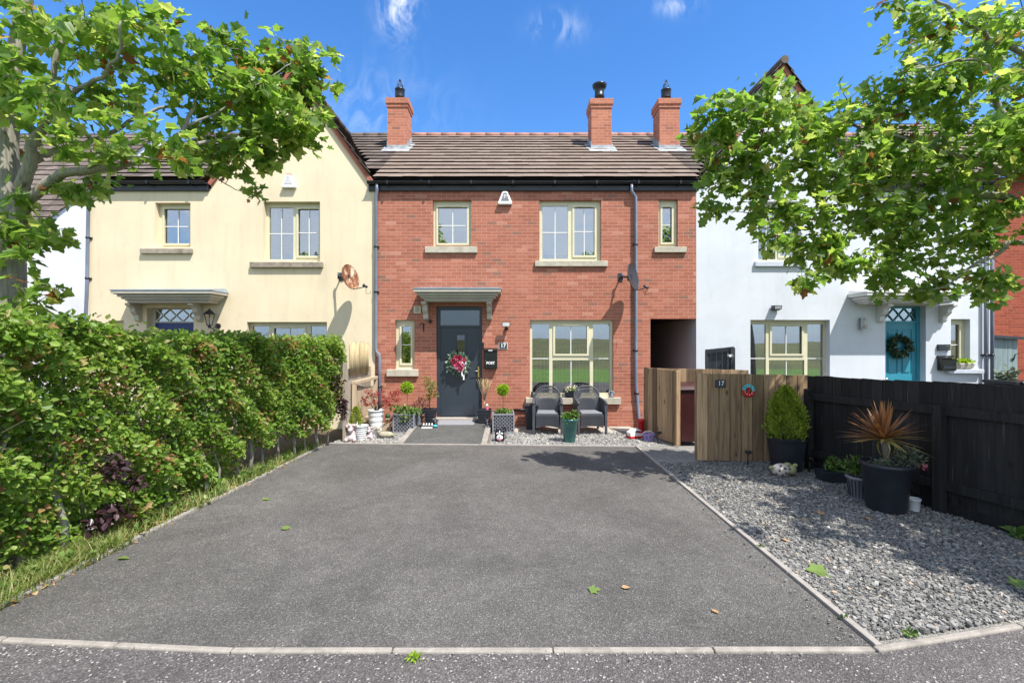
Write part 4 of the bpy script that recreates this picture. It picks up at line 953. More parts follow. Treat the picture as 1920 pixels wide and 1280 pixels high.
tag(lt.build('leaf_litter',M['litter'],kind='stuff'),'dry brown leaf litter between the hedge and the drive edging','leaf litter')
wd=MB()
for k in range(70):
    y=rnd.uniform(2.2,8.2); x=LK(y)-rnd.uniform(.05,.25); cloud(wd,(x,y,.05),(.06,.06,.06),9,.05,OVAL,.6,.5)
tag(wd.build('weeds',M['herb'],kind='stuff'),'low broad leaved weeds sprouting under the hedge','weeds')
rg=np.random.default_rng(8); rnd=random.Random(8)
# ------------------------------------------------------------------ fences, gate, bin store
FA,FB=Vector((4.47,6.9,0)),Vector((5.15,3.5,0)); fd=(FB-FA).normalized(); fn=Vector((fd.y,-fd.x,0))   # fn points to the drive side
if fn.x>0: fn=-fn
bf_=thing('board_fence','black stained vertical board fence along the slate bed','fence',(4.8,5.2,0))
m=MB(); L=(FB-FA).length; s=0; 
def fz_top(s): return 1.385+.032*s
while s<L:
    wd_=.142; a=FA+fd*(s+.003); b=FA+fd*(s+wd_-.003); o=-fn*.02; j=rnd.uniform(-.008,.008); off=-fn*rnd.uniform(0,.006); m.tint=rnd.random()
    t0=fz_top(s)+j; m.hexa([a+off+Vector((0,0,.10)),b+off+Vector((0,0,.10)),b+off+o+Vector((0,0,.10)),a+off+o+Vector((0,0,.10))],[a+off+Vector((0,0,t0)),b+off+Vector((0,0,t0)),b+off+o+Vector((0,0,t0)),a+off+o+Vector((0,0,t0))]); s+=wd_+.002
m.build('board_panel',M['wood_blk'],bf_)
for z in (1.075,.245):
    m=MB(); m.tint=.6; a=FA+fn*.025+Vector((0,0,z)); b=FB+fn*.025+Vector((0,0,z+.10)); m.beam(a,b,.045,.10); m.build('rail',M['wood_blk'],bf_,bevel=.004)
m=MB(); m.tint=.3; m.beam(FA+fn*.0-fn*.01+Vector((0,0,.02)),FB-fn*.01+Vector((0,0,.04)),.03,.15); m.build('gravel_board',M['wood_blk'],bf_)
for s,h in ((.09,1.19),(1.84,1.185),(3.4,1.25)):
    m=MB(); m.tint=.7; p=FA+fd*s+fn*.055; q=Vector((0,0,h)); m.beam(p+Vector((0,0,-.05)),p+q,.095,.095,fn); m.build('post',M['wood_blk'],bf_,bevel=.005)

bs=thing('bin_screen','low screen of bleached vertical boards hiding the wheelie bin','screen',(3.7,7.6,0))
def boards(m,a,b,z0,z1,w,t=.02,gap=.003,zj=.004,side=1,back=0):
    a=Vector((*a,0)); b=Vector((*b,0)); d=b-a; L=d.length; d.normalize(); nn=Vector((d.y,-d.x,0))*side; n=max(1,round(L/w)); k=L/n
    if back:
        m.tint=0; h=(z1(1) if callable(z1) else z1)-.02; lo=[v+Vector((0,0,z0)) for v in (a-nn*(t+.001),b-nn*(t+.001),b-nn*(t+.004),a-nn*(t+.004))]; m.hexa(lo,[v+Vector((0,0,h-z0)) for v in lo])
    for i in range(n):
        p=a+d*(i*k+gap/2); q=a+d*((i+1)*k-gap/2); m.tint=rnd.random(); j=rnd.uniform(-zj,zj); of=nn*rnd.uniform(0,.004)
        zz=z1(i/n) if callable(z1) else z1
        lo=[v+of+Vector((0,0,z0)) for v in (p,q,q-nn*t,p-nn*t)]; hi=[v+Vector((0,0,zz+j-z0)) for v in lo]; m.hexa(lo,hi)
m=MB(); boards(m,(2.905,7.16),(4.63,7.10),.035,lambda u:1.402-.03*u,.172,.02,.009,.006,1,1); o=m.build('front_panel',M['wood_gate'],bs,bevel=.003,seg=1)
m=MB(); m.tint=.5; m.box(2.905,2.965,7.188,7.245,.04,1.385); m.box(4.55,4.61,7.13,7.19,.04,1.36)
for z in (.25,1.2): m.box(2.97,4.54,7.186,7.226,z,z+.09)
m.build('frame',M['wood_gate'],bs)
m=MB(); boards(m,(2.70,9.34),(2.985,8.21),.03,1.375,.17,.02,.009,.004,1,1); m.build('side_panel',M['wood_gate'],bs,bevel=.003,seg=1)
m=MB(); m.tint=.8; m.beam((2.995,8.235,.03),(2.995,8.235,1.372),.07,.09,(0,1,0)); m.build('post',M['wood_gate'],bs,bevel=.004)
m=MB(); boards(m,(2.73,9.36),(4.55,8.75),.03,1.352,.16); m.build('back_panel',M['wood_gate'],bs,bevel=.003,seg=1)

wb=thing('wheelie_bin','dark maroon wheelie bin standing behind the board screen','bin',(3.28,8.55,0))
m=MB(); m.hexa([(3.09,8.33,.06),(3.49,8.33,.06),(3.49,8.78,.06),(3.09,8.78,.06)],[(3.03,8.26,.98),(3.55,8.26,.98),(3.55,8.86,.98),(3.03,8.86,.98)]); m.box(3.015,3.565,8.245,8.875,.981,1.03)
m.build('body',M['bin'],wb,bevel=.02)
m=MB(); m.hexa([(3.0,8.22,1.031),(3.58,8.22,1.031),(3.58,8.9,1.031),(3.0,8.9,1.031)],[(3.05,8.29,1.085),(3.53,8.29,1.085),(3.53,8.84,1.12),(3.05,8.84,1.12)]); m.tube([(3.08,8.9,1.06),(3.5,8.9,1.06)],.02,8); m.build('lid',M['bin'],wb,bevel=.015)
for x in (3.06,3.50):
    m=MB(); m.tube([(x-.02,8.84,.10),(x+.03,8.84,.10)],.10,16); m.build('wheel',M['black'],wb)

sg=thing('number_sign','small black sign with a white 17 on the wooden screen','sign',P(1352,719,7.12))
X,Y,Z=P(1352,719,7.115); m=MB(); m.box(X-.08,X+.08,Y+.002,Y+.020,Z-.06,Z+.06); m.build('plate',M['slate'],sg,bevel=.002)
m=MB(); text_mb(m,'17',X,Y-.001,Z+.002,.10); m.build('lettering',M['letter'],sg)
orn=thing('wall_ornament','round red and turquoise ornament hanging on the wooden screen','ornament',P(1403,732,7.1))
X,Y,Z=P(1403,732,7.11); m=MB()
ring=[(X+.07*math.cos(t),Y,Z+.07*math.sin(t)) for t in np.linspace(0,2*math.pi,25)]; m.tube(ring[:13],.022,8); m.build('ring',M['turq'],orn)
m=MB(); m.tube(ring[12:],.022,8); m.build('ring',M['red'],orn)
m=MB()
for k in range(26):
    t=k/26*6.283; m.cur=0 if k<13 else 1; m.ball((X+.088*math.cos(t),Y-.01,Z+.088*math.sin(t)),.016,7,5)
m.cur=2
for k in range(9): t=k/9*6.283; m.ball((X+.062*math.cos(t),Y-.022,Z+.062*math.sin(t)),.008,6,4)
m.build('bead',[M['turq'],M['red'],M['letter']],orn)
m=MB(); m.cur=0; m.box(X-.012,X+.012,Y-.012,Y+.006,Z-.055,Z+.035); m.ball((X,Y-.004,Z+.045),.018,8,6); m.ball((X,Y-.004,Z-.03),(.024,.012,.03),8,6); m.build('figure',M['red'],orn)

def stake(lab):
    t=local('solar_light',lab,'garden light',None)
    m=MB(); m.tube([(0,0,-.05),(0,0,.17)],.008,8); m.tube([(0,0,0),(0,0,.03)],.014,8); m.build('spike',M['black'],t)
    m=MB(); m.smooth=True; m.lathe([(.012,.165),(.022,.17),(.04,.20),(.044,.215),(.03,.222),(.0,.224)],(0,-.01,0),14); m.box(-.045,.045,-.06,-.01,.19,.204); m.build('head',M['black'],t)
    return t
sk=stake('black solar stake light at the foot of the screen front panel'); sk.location=(P(1402,864,7.02)[0],7.02,0)
dup(sk,(2.73,8.5,0),.5,'black solar stake light beside the open side panel of the bin screen')
k2=dup(sk,(-.12,8.93,0),0,'black solar stake light behind the black and white dog figure')
dup(sk,(4.33,6.62,0),.8,'black solar stake light between the square planter and the black fence')

rf=thing('reed_fence','boundary fence with golden reed screening above weathered boards by the hedge end','fence',(-3.14,9.4,0))
m=MB(); boards(m,(-3.14,8.62),(-3.14,10.12),.02,1.36,.11,.02,.004,.02,1); m.build('board_panel',M['wood_grey'],rf)
m=MB()
for k in range(230):
    y=8.70+1.17*k/230+rnd.uniform(-.003,.003); m.tint=rnd.random(); m.tube([(-3.11+rnd.uniform(-.008,.008),y,1.24),(-3.11+rnd.uniform(-.008,.008),y+rnd.uniform(-.008,.008),1.87+rnd.uniform(-.04,.03))],.0042,5)
m.build('reed_screen',M['reed'],rf)
for y in (8.64,10.05):
    m=MB(); m.tint=.4; m.box(-3.20,-3.145+.0,y-.04,y+.04,-.02,1.5 if y<9 else 1.3); m.build('post',M['wood_grey'],rf)
lp=thing('low_timber_gate','low pale timber frame with boards leaning before the reed fence','gate',(-3.02,9.2,0))
m=MB(); m.tint=.9; m.beam((-3.07,8.86,.0),(-3.07,8.86,1.06),.075,.075,(0,1,0)); m.tint=.8; m.beam((-3.07,8.83,1.10),(-2.98,9.98,1.115),.09,.06); m.tint=.7; m.beam((-2.98,9.95,.0),(-2.98,9.95,1.08),.07,.07,(0,1,0)); m.beam((-3.06,8.90,.30),(-2.98,9.92,.30),.05,.09); m.build('frame',M['wood_pale'],lp,bevel=.004)
m=MB(); boards(m,(-3.09,8.91),(-3.02,9.91),.05,.95,.17,.02,.006,.03,1); m.build('board_panel',M['wood_pale'],lp)

# ------------------------------------------------------------------ wall mounted things
def alarm(name_lab,px,py,face,mark,top=None):
    X,Z=fx(px),fz(py); t=thing('alarm_box',name_lab,'alarm',(X,Y0,Z)); k=1/F*Y0
    m=MB(); w=13.5*k; pr=[(-w,-9*k),(-w*.92,-12*k),(w*.92,-12*k),(w,-9*k),(w*.42,10*k),(w*.25,12.5*k),(-w*.25,12.5*k),(-w*.42,10*k)]
    m.prism([(X+a,Z+b) for a,b in pr],'y',Y0-.085,Y0-.001); b=m.build('casing',M['white_p'],t,bevel=.012)
    m=MB(); pr=[(-w*.55,-5.5*k),(w*.55,-5.5*k),(w*.2,9*k),(-w*.2,9*k)]; m.prism([(X+a_,Z+b_) for a_,b_ in pr],'y',Y0-.090,Y0-.0855); m.build('panel',M['cushion' if mark else 'lens'],t)
    if mark: m=MB(); text_mb(m,mark,X,Y0-.0925,Z+1.5*k,.13,.003); m.build('lettering',M['letter'],t)
    if top: m=MB(); m.box(X-w*.3,X+w*.3,Y0-.07,Y0-.01,Z+12.6*k,Z+14*k); m.build('beacon',M['red'],t)
alarm('white triangular alarm box under the eaves of the brick house',947,373,None,'P')
alarm('white alarm box with a red top on the cream gable',543.5,342,None,None,True)

def dish(lab,mat_,C,nrm,D,wall,lnb):
    t=thing('satellite_dish',lab,'satellite dish',C); n=Vector(nrm).normalized(); q=n.to_track_quat('Z','Y'); c=Vector(C)
    m=MB(); m.smooth=True; ns,mr=32,7
    for sgn in (0,1):
        vs=[c+q@Vector((0,0,-.0-.012*sgn))]
        for i in range(1,mr):
            r=D/2*i/(mr-1)
            for j in range(ns): a=2*math.pi*j/ns; vs.append(c+q@Vector((r*.92*math.cos(a),r*1.06*math.sin(a),.55*r*r/D*.62-.012*sgn)))
        fs=[(0,1+j,1+(j+1)%ns) for j in range(ns)]+[(1+(i-1)*ns+j,1+i*ns+j,1+i*ns+(j+1)%ns,1+(i-1)*ns+(j+1)%ns) for i in range(1,mr-1) for j in range(ns)]
        if sgn: fs=[f[::-1] for f in fs]
        m.add(vs,fs)
    rim=[c+q@Vector((D/2*.92*math.cos(2*math.pi*j/ns),D/2*1.06*math.sin(2*math.pi*j/ns),.55*D/4*.62-.006)) for j in range(ns+1)]; m.tube(rim,.009,6,False)
    m.build('reflector',mat_,t)
    m=MB(); b=c-n*.03; w_=Vector(wall); m.box(w_.x-.05,w_.x+.05,Y0-.014,Y0-.001,w_.z-.09,w_.z+.09); k=Vector((w_.x,Y0-.16,w_.z)); m.tube([w_+Vector((0,-.01,0)),k,b],.020,8); m.box(b.x-.05,b.x+.03,b.y-.05,b.y+.05,b.z-.06,b.z+.06); m.tube([k+Vector((0,0,-.07)),k+Vector((0,0,.07))],.024,8); m.build('bracket',M['dish'],t)
    m=MB(); l=Vector(lnb); s=c+q@Vector((0,-D*.50,.04)); s=min([Vector(p) for p in rim],key=lambda p:p.z); m.tube([s,s.lerp(l,.5)+Vector((0,0,-.01)),l],.010,8); d=(c-l).normalized(); m.tube([l-d*.03,l+d*.05,l+d*.075],[.026,.026,.036],12); m.build('receiver_arm',M['dish'],t)
    m=MB(); m.tube([l,l+Vector((-.02,.08,-.14)),l+Vector((.04,.2,-.12)),l+Vector((.0,.3,-.05))],.004,5); m.build('cable',M['black'],t)
dish('dark grey satellite dish beside the right downpipe of the brick house',M['dish'],P(1184,520,9.72),(.76,-.62,.18),.54,(fx(1163),Y0,fz(520)),P(1213,539,9.40))
dish('rusty satellite dish on the cream wall',M['rust'],P(655,520,9.70),(.86,-.40,.24),.51,(fx(640),Y0,fz(519)),P(686,537,9.35))

X,Z=fx(949),fz(608.5); t=thing('flood_light','small square flood light above the house number beside the grey door','lamp',(X,Y0,Z))
m=MB(); m.box(X-.09,X+.09,Y0-.17,Y0-.125,Z-.055,Z+.055); m.build('housing',M['black'],t,bevel=.006); m=MB(); m.box(X-.077,X+.077,Y0-.175,Y0-.171,Z-.042,Z+.042); m.build('lens',M['lens'],t)
m=MB(); m.box(X-.03,X+.03,Y0-.05,Y0-.001,Z-.12,Z-.06); m.tube([(X,Y0-.03,Z-.09),(X,Y0-.10,Z-.10),(X,Y0-.14,Z-.04)],.012,6); m.ball((X+.03,Y0-.07,Z-.095),.025,8,6); m.build('bracket',M['black'],t)
X,Z=fx(943.5),fz(648); t=thing('number_plaque','dark plaque with white border and number 17 beside the post box','sign',(X,Y0,Z))
m=MB(); m.box(X-.098,X+.098,Y0-.014,Y0-.001,Z-.072,Z+.072); m.build('border',M['letter'],t); m=MB(); m.box(X-.088,X+.088,Y0-.018,Y0-.0145,Z-.062,Z+.062); m.build('plate',M['slate'],t); m=MB(); text_mb(m,'17',X,Y0-.0205,Z,.12,.003,bold=.003); m.build('lettering',M['letter'],t)
X0,X1,Z0,Z1=fx(908),fx(932.5),fz(690.5),fz(658); t=thing('post_box','black wall post box with white POST lettering','post box',((X0+X1)/2,Y0,Z0))
m=MB(); m.box(X0,X1,Y0-.12,Y0-.001,Z0,Z1); m.build('box',M['gloss_black'],t,bevel=.012)
m=MB(); m.prism([(Y0-.001,Z1+.002),(Y0-.14,Z1+.002),(Y0-.14,Z1+.03),(Y0-.05,Z1+.065),(Y0-.001,Z1+.065)],'x',X0-.008,X1+.008); m.build('lid',M['gloss_black'],t,bevel=.006)
m=MB(); text_mb(m,'POST',(X0+X1)/2,Y0-.1225,Z0+.125,.078,.003,bold=.003); m.build('lettering',M['letter'],t); m=MB(); text_mb(m,'POST',(X0+X1)/2,Y0-.1425,Z1+.016,.038,.003,bold=.002); m.build('lettering',M['letter'],t)
m=MB(); m.tube([(X0+.035,Y0-.118,Z0+.18),(X0+.035,Y0-.126,Z0+.18)],.009,10); m.build('lock',M['chrome'],t); m=MB(); m.box(X0+.02,X1-.02,Y0-.124,Y0-.1205,Z0+.028,Z0+.038); m.build('ledge',M['black'],t)
X,Z=fx(905.5),fz(648); m=MB(); m.box(X-.022,X+.022,Y0-.03,Y0-.001,Z-.075,Z+.075); m.ball((X,Y0-.03,Z+.03),.014,8,6); tag(m.build('doorbell',M['black'],None,bevel=.006,at=(X,Y0,Z)),'slim black doorbell camera at the right edge of the grey door frame','doorbell')
X,Z=fx(807.5),fz(602); m=MB(); m.tube([(X,Y0-.001,Z),(X,Y0-.05,Z)],.03,14); m.ball((X,Y0-.055,Z-.004),.04,12,8); tag(m.build('security_camera',M['black'],None,at=(X,Y0,Z)),'small black dome camera under the door canopy','camera')
X,Z=fx(794.5),fz(612); m=MB(); m.box(X-.009,X+.009,Y0-.012,Y0-.001,Z-.12,Z+.07); m.tube([(X,Y0-.01,Z+.05),(X-.02,Y0-.12,Z+.08),(X-.05,Y0-.17,Z+.04),(X-.04,Y0-.15,Z+.0)],.008,6); m.tube([(X,Y0-.01,Z-.08),(X,Y0-.08,Z-.03),(X-.01,Y0-.11,Z+.05)],.006,6); tag(m.build('basket_hook',M['black'],None,at=(X,Y0,Z)),'empty black iron hanging basket hook beside the narrow window','hook')
# lantern on the cream wall
X,Z=fx(404),fz(598); t=thing('wall_lantern','black carriage lantern on the cream wall above the hedge','lamp',(X,Y0,Z)); yl=Y0-.20
m=MB(); m.lathe([(.135,.09),(.12,.10),(.075,.155),(.05,.175),(.03,.18),(.025,.20),(.012,.22),(.0,.225)],(X,yl,Z),6); m.build('roof',M['black'],t)
m=MB(); m.lathe([(.05,-.135),(.105,.088)],(X,yl,Z),6); m.build('pane',M['lamp_glass'],t)
m=MB()
for k in range(6):
    a=k*math.pi/3; m.tube([(X+.052*math.cos(a),yl+.052*math.sin(a),Z-.135),(X+.108*math.cos(a),yl+.108*math.sin(a),Z+.09)],.006,5)
m.lathe([(.02,-.21),(.035,-.19),(.03,-.165),(.06,-.15),(.06,-.135)],(X,yl,Z),12); m.tube([(X,yl,Z-.19),(X+.02,yl+.08,Z-.22),(X+.07,Y0-.03,Z-.15)],.014,8); m.tube([(X+.07,Y0-.03,Z-.15),(X+.07,Y0-.001,Z-.15)],.055,14); m.build('bracket',M['black'],t)
m=MB(); m.tube([(X,yl,Z-.13),(X,yl,Z+.02)],[.012,.018],8); m.build('bulb',M['white_p'],t)
# white house wall things
X,Z=fx(1452),fz(577.5); t=thing('flood_light','flat grey flood light above the white house ground floor window','lamp',(X,Y0,Z)); m=MB(); m.hexa([(X-.09,Y0-.13,Z-.03),(X+.09,Y0-.13,Z-.03),(X+.09,Y0-.03,Z-.06),(X-.09,Y0-.03,Z-.06)],[(X-.09,Y0-.15,Z+.05),(X+.09,Y0-.15,Z+.05),(X+.09,Y0-.02,Z+.055),(X-.09,Y0-.02,Z+.055)]); m.box(X-.04,X+.04,Y0-.03,Y0-.001,Z-.05,Z+.04); m.build('housing',M['dish'],t,bevel=.006); m=MB(); m.hexa([(X-.07,Y0-.137,Z-.025),(X+.07,Y0-.137,Z-.025),(X+.07,Y0-.13,Z-.025),(X-.07,Y0-.13,Z-.025)],[(X-.07,Y0-.153,Z+.035),(X+.07,Y0-.153,Z+.035),(X+.07,Y0-.146,Z+.035),(X-.07,Y0-.146,Z+.035)]); m.build('lens',M['lens'],t)
X,Z=fx(1614.5),fz(606.5); t=thing('wall_light','slatted steel wall light left of the teal door','lamp',(X,Y0,Z)); m=MB(); m.smooth=True; m.lathe([(.055,-.11),(.055,.11)],(X,Y0-.07,Z),16); m.build('shade',M['lens'],t)
m=MB()
for k in range(7): z=Z-.12+.24*k/6; m.tube([(X,Y0-.07,z-.008),(X,Y0-.07,z+.008)],.068,16)
m.box(X-.03,X+.03,Y0-.02,Y0-.001,Z-.11,Z+.11); m.build('guard',M['chrome'],t)
X,Z=fx(1767.5),fz(651); m=MB(); m.box(X-.13,X+.13,Y0-.05,Y0-.001,Z-.065,Z+.065)
m.cur=1
for dx,dz in ((.09,.02),(.09,-.03),(.05,.02)): m.box(X+dx-.01,X+dx+.01,Y0-.054,Y0-.0505,Z+dz-.008,Z+dz+.008)
tag(m.build('meter_panel',[M['pot_blk'],M['brass']],None,bevel=.006,at=(X,Y0,Z)),'flat dark panel on the white wall above the letter box','panel')
X,Z=fx(1770),fz(680.5); t=thing('letter_box','black letter box on the white wall beside the plant bowl','post box',(X,Y0,Z)); m=MB(); m.box(X-.16,X+.16,Y0-.13,Y0-.001,Z-.16,Z+.10); m.build('box',M['gloss_black'],t,bevel=.012); m=MB(); m.prism([(Y0-.001,Z+.102),(Y0-.15,Z+.102),(Y0-.15,Z+.12),(Y0-.04,Z+.17),(Y0-.001,Z+.17)],'x',X-.17,X+.17); m.build('lid',M['gloss_black'],t,bevel=.005); m=MB(); m.box(X+.03,X+.10,Y0-.154,Y0-.1505,Z+.104,Z+.118); m.build('name_plate',M['brass'],t); m=MB(); m.box(X-.13,X+.13,Y0-.134,Y0-.1305,Z-.12,Z-.06); m.build('panel',M['pot_blk'],t)

def wreath(lab,C,R0,thick,n,mats,flowers=None,rib=False):
    t=thing('door_wreath',lab,'wreath',C); m=MB(); c=Vector(C)
    m.tube([c+Vector((R0*math.cos(a),0,R0*math.sin(a))) for a in np.linspace(0,6.283,25)],.018,6,False); m.build('ring',M['twig'],t)
    m=MB(); a=rg.random(n)*6.283; d=rdir(n); p=np.stack([c.x+R0*np.cos(a),np.full(n,c.y),c.z+R0*np.sin(a)],1)+d*thick*np.array([1,.7,1])*rg.random(n)[:,None]**.5
    A=np.stack([np.cos(a),-.5+0*a,np.sin(a)],1)*.7+rdir(n)*.9; m.leaves(p,A,rdir(n)*.8+np.array([0,-1,.3]),.07*(.6+.8*rg.random(n)),OVAL if rib else BEECH,.25,.2); m.build('foliage',mats,t)
    if flowers:
        m=MB()
        for (dx,dz,r,k) in flowers:
            q=c+Vector((dx,-.06-.03*rnd.random(),dz)); tt=rnd.random()
            for lay in range(3):
                nn=7; an=np.arange(nn)/nn*6.283+lay; A=np.stack([np.cos(an),np.full(nn,-.25-.5*lay),np.sin(an)],1); m.leaves(np.tile(np.array(q),(nn,1)),A,np.tile([0,-1.,0],(nn,1))+.2*rg.normal(size=(nn,3)),r*(1-.25*lay),OVAL,-.3,-.2,np.clip(tt+.2*rg.normal(size=nn),0,1))
        m.build('flower',M['petal_p'],t)
    if rib:
        m=MB(); x,y,z=c.x+.13,c.y-.08,c.z-.02
        for s_,L in ((0,.34),(1,.26)):
            vs=[]
            for i in range(8): u=i/7; xx=x+.02*math.sin(u*5+s_)-.035*s_+.01*u; vs+=[(xx-.016,y-.01*math.cos(u*6),z-L*u),(xx+.016,y+.01*math.cos(u*6),z-L*u)]
            m.add(vs,[(2*i,2*i+1,2*i+3,2*i+2) for i in range(7)])
        for sx in (-1,1): m.tube([(x,y,z),(x+sx*.05,y-.02,z+.05),(x+sx*.07,y-.01,z+.01),(x,y,z)],.012,6)
        m.build('ribbon',M['ribbon'],t)
wreath('pink and grey green flower wreath with a white ribbon on the grey door',(fx(860),Y0+.015,fz(681)),.16,.115,330,M['eucal'],[(-.05,.13,.075,0),(.03,.14,.06,0),(.13,.09,.06,0),(-.10,-.01,.055,0),(-.05,-.07,.075,0),(.03,-.06,.07,0),(.06,.02,.06,0),(0,.05,.06,0),(-.13,.06,.05,0),(.02,-.15,.055,0),(.10,-.03,.055,0),(-.01,-.01,.06,0),(.07,-.11,.05,0)],True)
wreath('plain green leaf wreath on the teal door',(fx(1697)-.02,Y0+.11,fz(649)),.175,.085,420,M['dgreen'])

# grey gate leaf and shed
t=thing('grey_gate','dark grey gate leaf with a pale latch against the white wall','gate',(4.35,9.6,0))
m=MB(); a,b=P(1322,668,9.75),P(1376,668,9.5); boards(m,(a[0],a[1]),(b[0],b[1]),.05,lambda u:1.73+.06*u,.11,.03,.002,0); m.build('board_panel',M['dish'],t)
m=MB(); m.beam((a[0],a[1]-.02,1.68),(b[0],b[1]-.02,1.75),.04,.09); m.beam((b[0]-.04,b[1]-.028,.1),(b[0]-.04,b[1]-.028,1.77),.04,.09,(1,0,0)); m.beam((a[0]+.03,a[1]-.028,.1),(a[0]+.03,a[1]-.028,1.70),.04,.07,(1,0,0)); m.build('frame',M['dish'],t)
m=MB(); q=P(1369,667,9.45); m.box(q[0]-.06,q[0]+.05,q[1]-.01,q[1]+.01,q[2]-.025,q[2]+.035); m.tube([(q[0]-.07,q[1]-.02,q[2]),(q[0]+.06,q[1]-.02,q[2])],.014,8); m.ball((q[0]-.02,q[1]-.03,q[2]-.02),.03,10,7); m.build('latch',M['chrome'],t)
t=thing('garden_shed','grey green timber shed beyond the white house downpipes','shed',(11.7,10.6,0))
m=MB(); sx0,sx1,sy=P(1862,640,10.6)[0],P(1908,640,10.6)[0],10.6; boards(m,(sx0,sy),(sx1,sy),.0,1.98,.125,.02,.006,0); m.box(sx0,sx1,sy+.03,sy+1.3,0,1.95); m.build('wall',M['shed'],t)
m=MB(); m.hexa([(sx0-.06,sy-.10,1.98),(sx1+.07,sy-.10,1.94),(sx1+.07,sy+1.4,2.0),(sx0-.06,sy+1.4,2.04)],[(sx0-.06,sy-.10,2.04),(sx1+.07,sy-.10,2.0),(sx1-.15,sy+1.4,2.16),(sx0-.06,sy+1.4,2.2)]); m.build('roof',M['dish'],t)
m=MB(); m.tube([(sx1-.12,sy-.01,1.45),(sx1-.12,sy-.06,1.6),(sx1-.02,sy-.05,1.62)],.012,6); m.build('handle',M['black'],t)
t=thing('garden_shrub','pale variegated shrub in front of the grey green shed','plant',(10.3,9.6,0))
m=MB(); c=P(1890,712,9.55); cloud(m,c,(.22,.2,.30),150,.10,OVAL,.6,.7,.2); m.build('foliage',M['lav'],t); m=MB(); 
for k in range(5): m.tube([(c[0]+.02*k-.04,c[1],.0),(c[0]+.05*(k-2),c[1],c[2])],.008,5)
m.build('stem',M['twig'],t)
t=thing('wheelie_bin','black wheelie bin top showing over the black fence at the far right','bin',(10.6,9.3,0)); m=MB(); c=P(1908,716,9.2); m.hexa([(c[0]-.2,9.05,.05),(c[0]+.25,9.05,.05),(c[0]+.25,9.55,.05),(c[0]-.2,9.55,.05)],[(c[0]-.26,9.0,c[2]-.05),(c[0]+.3,9.0,c[2]-.05),(c[0]+.3,9.6,c[2]-.05),(c[0]-.26,9.6,c[2]-.05)]); m.build('body',M['black'],t,bevel=.02); m=MB(); m.box(c[0]-.28,c[0]+.32,8.97,9.63,c[2]-.045,c[2]+.02); m.tube([(c[0]-.2,8.95,c[2]),(c[0]+.24,8.95,c[2])],.03,8); m.build('lid',M['black'],t,bevel=.02)

# ------------------------------------------------------------------ chairs
ct=local('rattan_armchair','','chair','rattan armchairs under the window')
m=MB(); W=.29; n=26
def backpt(u,v):      # u -1..1 across, v 0..1 up
    hw=.225+.045*v**1.2; top=.92-.17*abs(u)**3.2; z=.40+(top-.40)*v; y=.20+.10*v+.05*(1-u*u)*.9-.03; return Vector((u*hw,y,z))
def strip(a,b,w,m):
    m.beam(a,b,w,.008,(0,1,0))
for i in range(-10,11):                                   # upright strands
    u=i/10.6
    for k in range(6): v0,v1=k/6,(k+1)/6; strip(backpt(u,v0),backpt(u,v1),.0135 if v0>.45 else .022,m)
for k in range(1,19):
    v=k/19
    if v>.90: continue
    for i in range(12): u0,u1=-.97+1.94*i/12,-.97+1.94*(i+1)/12; strip(backpt(u0,v)+Vector((0,-.006,0)),backpt(u1,v)+Vector((0,-.006,0)),.0115 if v>.5 else .022,m)
m.build('backrest',M['rattan'],ct)
m=MB(); arc=[backpt(-1,v) for v in np.linspace(0,1,9)]+[backpt(u,1) for u in np.linspace(-.9,.9,15)]+[backpt(1,v) for v in np.linspace(1,0,9)]; m.tube(arc,.019,8); m.tube([backpt(u,.88)+Vector((0,-.004,0)) for u in np.linspace(-.95,.95,11)],.008,6); m.build('back_frame',M['rattan'],ct)
m=MB(); m.hexa([(-.245,-.27,.33),(.245,-.27,.33),(.235,.24,.31),(-.235,.24,.31)],[(-.245,-.27,.40),(.245,-.27,.40),(.235,.24,.385),(-.235,.24,.385)]); m.build('seat',M['rattan'],ct,bevel=.012)
m=MB(); z=.40; pr=[(-.235,.395)]; 
arch=[(.235,.395),(.235,.12)]+[(.235-.47*k/10,.12+.045*math.sin(math.pi*k/10)) for k in range(1,10)]+[(-.235,.12),(-.235,.395)]
m.prism(arch,'y',-.285,-.272)
for k in range(13): zz=.175+.0155*k; m.box(-.23,.23,-.290,-.2855,zz,zz+.008)
m.build('apron',M['rattan'],ct)
for sx in (-1,1):
    m=MB(); x=sx*.285; m.prism([(-.30,.13),(-.30,.60),(-.27,.635),(.12,.655),(.235,.66),(.235,.36),(.20,.15),(0,.17),(-.2,.15)],'x',x-.018,x+.018)
    for k in range(22): zz=.17+.02*k; m.box(x+sx*.0185-.002,x+sx*.0185+.002,-.28,.21,zz,zz+.010)
    m.build('side_panel',M['rattan'],ct); m=MB(); m.tube([(x,-.30,.60),(x,-.28,.637),(x,-.1,.655),(x,.24,.668)],.028,8); m.build('armrest',M['rattan'],ct)
for sx in (-1,1):
    m=MB(); m.hexa([(sx*.285-.022,-.315,0),(sx*.285+.022,-.315,0),(sx*.285+.022,-.265,0),(sx*.285-.022,-.265,0)],[(sx*.28-.032,-.308,.60),(sx*.28+.032,-.308,.60),(sx*.28+.032,-.25,.60),(sx*.28-.032,-.25,.60)]); m.build('leg',M['rattan'],ct,bevel=.006)
    m=MB(); m.hexa([(sx*.255-.022,.26,0),(sx*.255+.022,.26,0),(sx*.255+.022,.31,0),(sx*.255-.022,.31,0)],[(sx*.25-.03,.18,.42),(sx*.25+.03,.18,.42),(sx*.25+.03,.25,.42),(sx*.25-.03,.25,.42)]); m.build('leg',M['rattan'],ct,bevel=.006)
